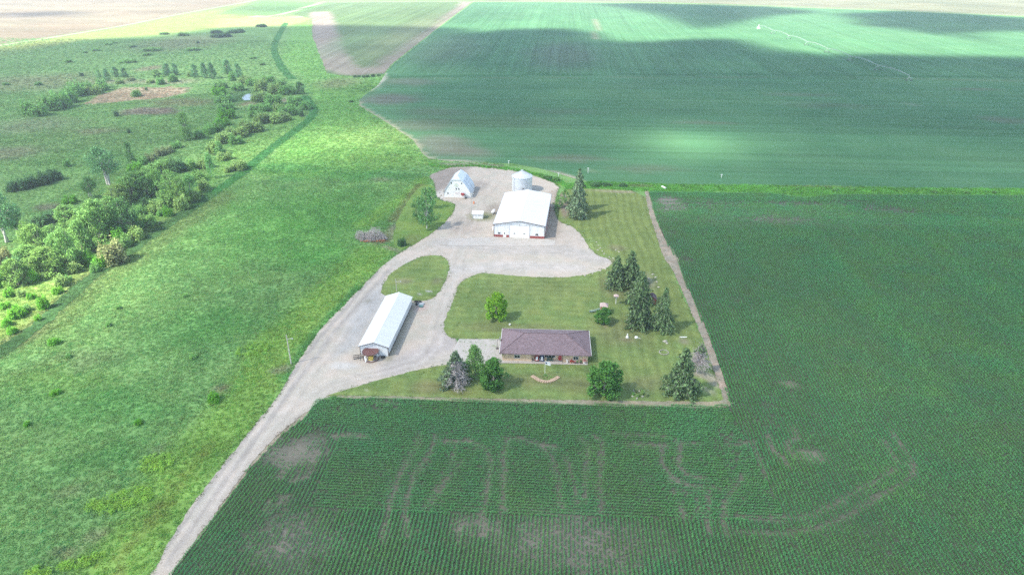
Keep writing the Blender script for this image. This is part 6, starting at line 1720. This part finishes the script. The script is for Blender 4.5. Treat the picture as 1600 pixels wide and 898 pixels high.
be = thing("flower_bed", (pc[0], pc[1], 0), "crescent garden bed edged with tan blocks round the flagpole", "garden bed")
bm_ = MB()
for row in range(3):
    for i, p_ in enumerate(arc):
        t_ = arc[min(i+1, len(arc)-1)]-arc[max(i-1, 0)]; nn_ = np.array([-t_[1], t_[0]])/max(np.hypot(*t_), 1e-6)
        q_ = p_+nn_*0.32*(row-1)
        bm_.box((q_[0]-pc[0], q_[1]-pc[1], 0.20+0.03*random.random()), (0.42, 0.28, 0.22), math.atan2(t_[1], t_[0])+random.uniform(-0.1, 0.1))
bm_.build("edging_blocks", M['edging'], be)
pl_ = MB()
for k in range(60):
    u = random.random(); i = random.randrange(2, len(arc)-2)
    q_ = arc[i]*(1-u)+W([(852, 585.5)])[0]*u
    pl_.tube((q_[0]-pc[0], q_[1]-pc[1], 0.09), (q_[0]-pc[0]+random.uniform(-0.15, 0.15), q_[1]-pc[1]+random.uniform(-0.15, 0.15), 0.35+0.25*random.random()), 0.10, 0.02, 4)
pl_.build("plants", LEAF['poplar'], be)

# porch seats and pots (stand on the walk)
def at_house(x, y, z=0.155): 
    c, s = math.cos(R(1.2)), math.sin(R(1.2))
    return (-2.1+x*c-y*s, 146.5+x*s+y*c, z)
def porch_chair(x, y, m, label):
    t = thing("porch_chair", at_house(x, y), label, "chair", R(1.2), "pair of porch chairs")
    MB().lathe((0, 0.1, 0.95), [(0.55, -0.42), (0.62, 0), (0.55, 0.42), (0.5, 0.40), (0.56, 0), (0.5, -0.40)], 18, R(-20), R(200)).bb(-0.5, 0.5, -0.35, 0.4, 0.35, 0.45).build("seat_shell", m, t)
    MB().box((0, -0.02, 0.52), (0.62, 0.5, 0.16)).box((0, 0.3, 0.85), (0.5, 0.14, 0.55), rx=R(-10)).build("cushion", M['white'], t)
    for sx in (-0.4, 0.4):
        for sy in (-0.3, 0.35): MB().tube((sx, sy, 0), (sx, sy, 0.36), 0.03, n=6).build("leg", M['dark_metal'], t)
porch_chair(-2.1, 0.0, M['red_paint'], "red round-backed porch chair with a white cushion, left of the pair")
porch_chair(-0.8, 0.0, M['blue_paint'], "dark blue round-backed porch chair with a white cushion beside the red chair")
t = thing("porch_bench", at_house(1.25, 0.2), "dark green slatted bench under the wide porch window", "bench", R(1.2))
MB().bb(-0.75, 0.75, -0.25, 0.2, 0.42, 0.48).build("seat", M['green_paint'], t)
MB().bb(-0.75, 0.75, 0.2, 0.26, 0.6, 0.7).bb(-0.75, 0.75, 0.2, 0.26, 0.8, 0.92).build("backrest", M['green_paint'], t)
for sx in (-0.68, 0.68): MB().bb(sx-0.04, sx+0.04, -0.25, -0.18, 0, 0.42).bb(sx-0.04, sx+0.04, 0.19, 0.26, 0, 0.95).build("leg", M['green_paint'], t)
def potted(x, y, m, lm, s, label):
    t = thing("flower_pot", at_house(x, y), label, "flower pot", 0, "flower pots along the front walk")
    MB().lathe((0, 0, 0), [(0.02, 0), (0.15*s, 0), (0.22*s, 0.32*s), (0.19*s, 0.32*s), (0.02, 0.26*s)], 12).build("pot", m, t)
    rr = np.random.default_rng(int(x*100)); c = rr.normal(size=(60, 3))*np.array([0.13, 0.13, 0.09])*s+np.array([0, 0, 0.5*s])
    v, f = quads(c, 0.07*s, rr, 0.4)
    link_mesh("flowers", np_mesh("flowers", v, f, lm), t)
RED = m_leaf("red_petals", (0.45, 0.05, 0.06), 0.3); WHT = m_leaf("white_petals", (0.75, 0.72, 0.70), 0.2); PNK = m_leaf("pink_petals", (0.62, 0.30, 0.30), 0.3)
for x, y, m, lm, s, lb in ((5.6, -0.35, M['white'], WHT, 1.3, "white pot of white flowers, leftmost of the row on the front walk"), (6.5, -0.45, M['terracotta'], RED, 1.2, "clay pot of red flowers, second from the left in the row on the front walk"), (7.0, -0.4, M['terracotta'], RED, 1.1, "clay pot of red flowers, third from the left in the row on the front walk"),
    (7.6, -0.5, M['dark_metal'], PNK, 1.0, "dark pot of pink flowers, fourth from the left in the row on the front walk"), (8.1, -0.5, M['dark_metal'], LEAF['round'], 1.1, "dark pot of green leaves, fifth from the left in the row on the front walk"), (9.0, -0.55, M['dark_metal'], LEAF['darkbush'], 1.3, "dark pot of dark leaves, second from the right in the row on the front walk"), (9.9, -0.45, M['white'], PNK, 1.6, "tall white pot of pink flowers, rightmost of the row on the front walk")):
    potted(x, y, m, lm, s, lb)

# hoop at the garage side, bucket behind the house
b = P(777, 545)
hp_ = thing("basketball_hoop", (b[0], b[1], 0.1), "thin dark basketball hoop at the garage end of the concrete drive", "basketball hoop", R(90))
MB().bb(-0.4, 0.4, -0.3, 0.3, 0, 0.15).build("base", M['dark_metal'], hp_)
MB().tube((0, 0, 0.1), (0, 0, 2.6), 0.05, n=6).tube((0, 0, 2.6), (0, -0.6, 3.0), 0.04, n=6).build("shaft", M['dark_metal'], hp_)
MB().bb(-0.6, 0.6, -0.66, -0.62, 2.6, 3.4).build("backboard", M['grey_metal'], hp_)
MB().torus((0, -0.9, 2.75), 0.22, 0.02, 14, 5).build("rim", M['orange'], hp_)
simple("bucket", MB().lathe((0, 0, 0), [(0.02, 0), (0.2, 0), (0.27, 0.45), (0.24, 0.45), (0.02, 0.1)], 12), M['white'], 796.5, 508.5, "white bucket on the lawn behind the house's left part", "bucket", z=0.09)

# playhouse with slide
b = P(943, 489)
ph = thing("playhouse", (b[0], b[1], 0.09), "red-brown wooden play tower with a pinkish roof and dark slide", "play set", R(-4))
for sx in (-0.85, 0.85):
    for sy in (-0.85, 0.85): MB().tube((sx, sy, 0), (sx, sy, 2.55), 0.07, n=6).build("post", M['cedar'], ph)
MB().bb(-0.95, 0.95, -0.95, 0.95, 1.15, 1.25).build("deck", M['cedar'], ph)
MB().bb(-0.9, 0.9, -0.93, -0.87, 1.3, 1.9).bb(-0.9, 0.9, 0.87, 0.93, 1.3, 1.9).bb(0.87, 0.93, -0.9, 0.9, 1.3, 1.9).build("railing", m_plain("red_boards", (0.50, 0.13, 0.10), 0.7, 0.2), ph)
MB().add([(-1.2, -1.2, 2.5), (1.2, -1.2, 2.5), (1.2, 1.2, 2.5), (-1.2, 1.2, 2.5), (-0.25, 0, 3.35), (0.25, 0, 3.35)], [(0, 1, 5, 4), (1, 2, 5), (2, 3, 4, 5), (3, 0, 4), (3, 2, 1, 0)]).build("roof", m_plain("weathered_pink_boards", (0.48, 0.37, 0.35), 0.85, 0.2), ph)
sl = MB()
for s0, s1 in ((0, 1),):
    pts = [(-0.95, 1.2), (-1.9, 0.85), (-3.0, 0.42), (-3.7, 0.2), (-4.1, 0.18)]
    for (xa, za), (xb, zb) in zip(pts[:-1], pts[1:]):
        sl.add([(xa, -0.35, za), (xb, -0.35, zb), (xb, 0.35, zb), (xa, 0.35, za), (xa, -0.35, za-0.06), (xb, -0.35, zb-0.06), (xb, 0.35, zb-0.06), (xa, 0.35, za-0.06)], [(0, 1, 2, 3), (7, 6, 5, 4), (0, 4, 5, 1), (3, 2, 6, 7), (0, 3, 7, 4), (1, 5, 6, 2)])
so_ = sl.build("slide", M['green_paint'], ph)
re_ = MB()
for s in (-0.36, 0.36):
    re_.path([Vector((x, s, z+0.12)) for x, z in pts], [0.05]*5, 6)
re_.build("slide_rim", m_plain("pale_slide_rim", (0.5, 0.55, 0.5), 0.5), so_)

# martin house on its post, red shed among the spruces
b = P(962, 475)
mh = thing("bird_house", (b[0], b[1], 0.09), "white post carrying a pinkish roofed bird house beside the back-lawn spruces", "bird house")
MB().tube((0, 0, 0), (0, 0, 2.2), 0.10, n=8).build("post", M['white'], mh)
MB().bb(-0.45, 0.45, -0.4, 0.4, 2.2, 2.75).build("box", M['wood'], mh)
MB().add([(-0.75, -0.65, 2.7), (0.75, -0.65, 2.7), (0.75, 0.65, 2.7), (-0.75, 0.65, 2.7), (0, 0, 3.25)], [(0, 1, 4), (1, 2, 4), (2, 3, 4), (3, 0, 4), (3, 2, 1, 0)]).build("roof", m_plain("pinkish_roof_boards", (0.50, 0.38, 0.36), 0.85), mh)
b = P(1019, 475)
rs2 = thing("garden_shed", (b[0], b[1], 0.09), "little red garden shed with a dark mauve roof between the back-lawn spruces", "shed", R(-3))
MB().prism_y([(-1.0, 0), (1.0, 0), (1.0, 1.5), (0, 2.2), (-1.0, 1.5)], 0, 2.6).build("wall", M['red_panel'], rs2)
MB().prism_y([(-1.25, 1.36), (-0.6, 1.95), (0, 2.26), (0.6, 1.95), (1.25, 1.36), (1.25, 1.46), (0.62, 2.07), (0, 2.40), (-0.62, 2.07), (-1.25, 1.46)], -0.2, 2.8).build("roof", m_plain("dark_mauve_roofing", (0.13, 0.095, 0.105), 0.85), rs2)
d_ = MB().bb(-0.4, 0.4, -0.05, 0.003, 0.02, 1.4).build("door", m_plain("pale_shed_door", (0.5, 0.42, 0.38), 0.7), rs2)

# white ornament, stones, fire ring, planks on the lawn
t = thing("lawn_ornament", (*P(980, 527.5)[:2], 0.09), "white cone-shaped ornament with a round top on the lawn right of the house", "ornament")
MB().lathe((0, 0, 0), [(0.02, 0), (0.42, 0), (0.34, 0.3), (0.12, 0.75), (0.08, 0.85)], 14).build("cone", M['white'], t)
MB().lathe((0, 0, 0.82), [(0.01, 0), (0.13, 0.07), (0.18, 0.18), (0.13, 0.3), (0.01, 0.36)], 12).build("ball", M['white'], t)
simple("well_cap", MB().lathe((0, 0, 0), [(0.02, 0), (0.45, 0), (0.45, 0.3), (0.38, 0.36), (0.02, 0.36)], 16).tube((0.3, -0.1, 0.2), (1.1, -0.5, 0.06), 0.05), M['white'], 994, 528, "flat white well cap with a short pipe beside the white ornament", "well cap", z=0.09)
def fire():
    mb = MB()
    for k in range(18):
        a = k*2*math.pi/18; mb.box((1.15*math.cos(a), 1.15*math.sin(a), 0.12+0.02*random.random()), (0.30, 0.18, 0.18), a+math.pi/2+random.uniform(-0.25, 0.25))
    return mb
simple("fire_ring", fire(), M['stone'], 1037, 551, "ring of pale stones round a fire pit on the right-hand lawn", "fire pit", z=0.085)
simple("rock", MB().rock((0, 0, 0.2), (1.2, 0.9, 0.7), 3), M['stone'], 1039, 534, "pale rock on the lawn above the fire ring, larger of two", "rock", 0.5, z=0.06)
simple("rock", MB().rock((0, 0, 0.12), (0.6, 0.8, 0.4), 5), M['stone'], 1042, 537, "small pale rock touching the larger rock above the fire ring", "rock", 1.0, z=0.06)
simple("plank", MB().bb(-0.95, 0.95, -0.15, 0.15, 0, 0.08), M['white'], 1067.5, 527, "white plank lying on the lawn left of the field edge", "plank", 0.05, z=0.1)
simple("plank", MB().bb(-0.7, 0.7, -0.08, 0.08, 0, 0.08), M['white'], 1005.5, 514, "short white plank on the lawn beside the big spruce's trunk", "plank", -0.5, z=0.1)
cluster("pale_garden_plant", "plant", "pale strappy-leaved plant", "in the wild bed by the corn", "pale plants in the wild bed",
        [(993, 612, 606, 6, B_, 'whitish'), (1000, 610, 604, 7, B_, 'whitish'), (1003, 616, 609, 8, B_, 'palewillow'), (996, 620, 615, 6, B_, 'palewillow'), (1010, 619, 613, 7, B_, 'whitish'), (989, 617, 612, 5, B_, 'shrub')])
for i, (x, y) in enumerate(((999, 611.5), (1001.5, 614.5), (990.5, 611), (988, 620), (1004, 620), (995, 623))):
    simple("white_stone", MB().rock((0, 0, 0.1), (0.55+0.1*(i % 3), 0.4, 0.35), 20+i), M['stone'], x, y, "whitish stone among the pale plants of the wild bed by the corn edge", "stone", i*0.9, "stones in the wild bed", 0.07)
for i, (x, y) in enumerate(((932, 379), (935, 384), (938, 388), (941, 393), (944, 397), (934, 391), (952, 402), (958, 404), (946, 421), (938, 424), (926, 428), (914, 431), (962, 391), (967, 394))):
    simple("edge_stone", MB().rock((0, 0, 0.08), (0.6+0.15*(i % 3), 0.5, 0.35), 40+i), M['stone'], x, y, "pale stone lying where the gravel turnaround meets the grass", "stone", i*0.7, "stones along the turnaround edge", 0.07)
for i, (x, y) in enumerate(((1020, 429), (1024, 434), (1026, 441), (1014, 436), (1029, 449), (1012, 446))):
    simple("edge_stone", MB().rock((0, 0, 0.08), (0.8+0.2*(i % 2), 0.6, 0.4), 60+i), M['stone'], x, y, "pale stone on the bare patch behind the little red garden shed", "stone", i*0.7, "stones behind the garden shed", 0.07)
for i, (x, y) in enumerate(((686, 302), (689, 306), (692, 299), (685, 309), (690, 312), (694, 304))):
    simple("rubble_stone", MB().rock((0, 0, 0.15), (1.0+0.2*(i % 3), 0.8, 0.6), 80+i), M['stone'], x, y, "pale rubble stone in the heap left of the arched barn", "stone", i*1.1, "rubble left of the barn", 0.04)
simple("barrel", barrel(), M['orange'], 740.5, 318.5, "faded orange barrel on the gravel between the arched barn and tiny shed", "barrel")
simple("white_cylinder", MB().lathe((0, 0, 0), [(0.02, 0), (0.3, 0), (0.32, 1.3), (0.2, 1.55), (0.02, 1.6)], 12), M['white'], 770.6, 360, "upright white gas cylinder at the machine shed's front left corner", "gas cylinder")
# scrap behind the long shed
simple("tyre", tyre(), M['rubber'], 650, 471.5, "black tyre lying by the grass edge behind the long shed, nearest the wall", "tyre")
simple("tyre", tyre(), M['rubber'], 656, 472, "black tyre lying in the scrap behind the long shed, middle of the three", "tyre")
simple("tyre", tyre().torus((0.1, 0.05, 0.45), 0.40, 0.16, 20, 8), M['rubber'], 652, 476, "stacked pair of black tyres at the front of the scrap behind the long shed", "tyre stack")
simple("scrap_sheet", MB().box((0, 0, 0.35), (1.8, 1.1, 0.04), 0.3, 0.35, 0.1).box((0.5, 0.4, 0.2), (1.4, 0.8, 0.04), 1.2, -0.2, 0.1), M['grey_metal'], 657.5, 476.5, "bent grey metal sheets in the scrap behind the long shed", "scrap metal")
simple("scrap_tub", MB().lathe((0, 0, 0), [(0.02, 0.05), (0.5, 0.05), (0.62, 0.45), (0.57, 0.45), (0.46, 0.1), (0.02, 0.1)], 16), m_plain("teal_tub", (0.16, 0.30, 0.30), 0.5), 658, 479.5, "pale teal tub at the front of the scrap behind the long shed", "tub")
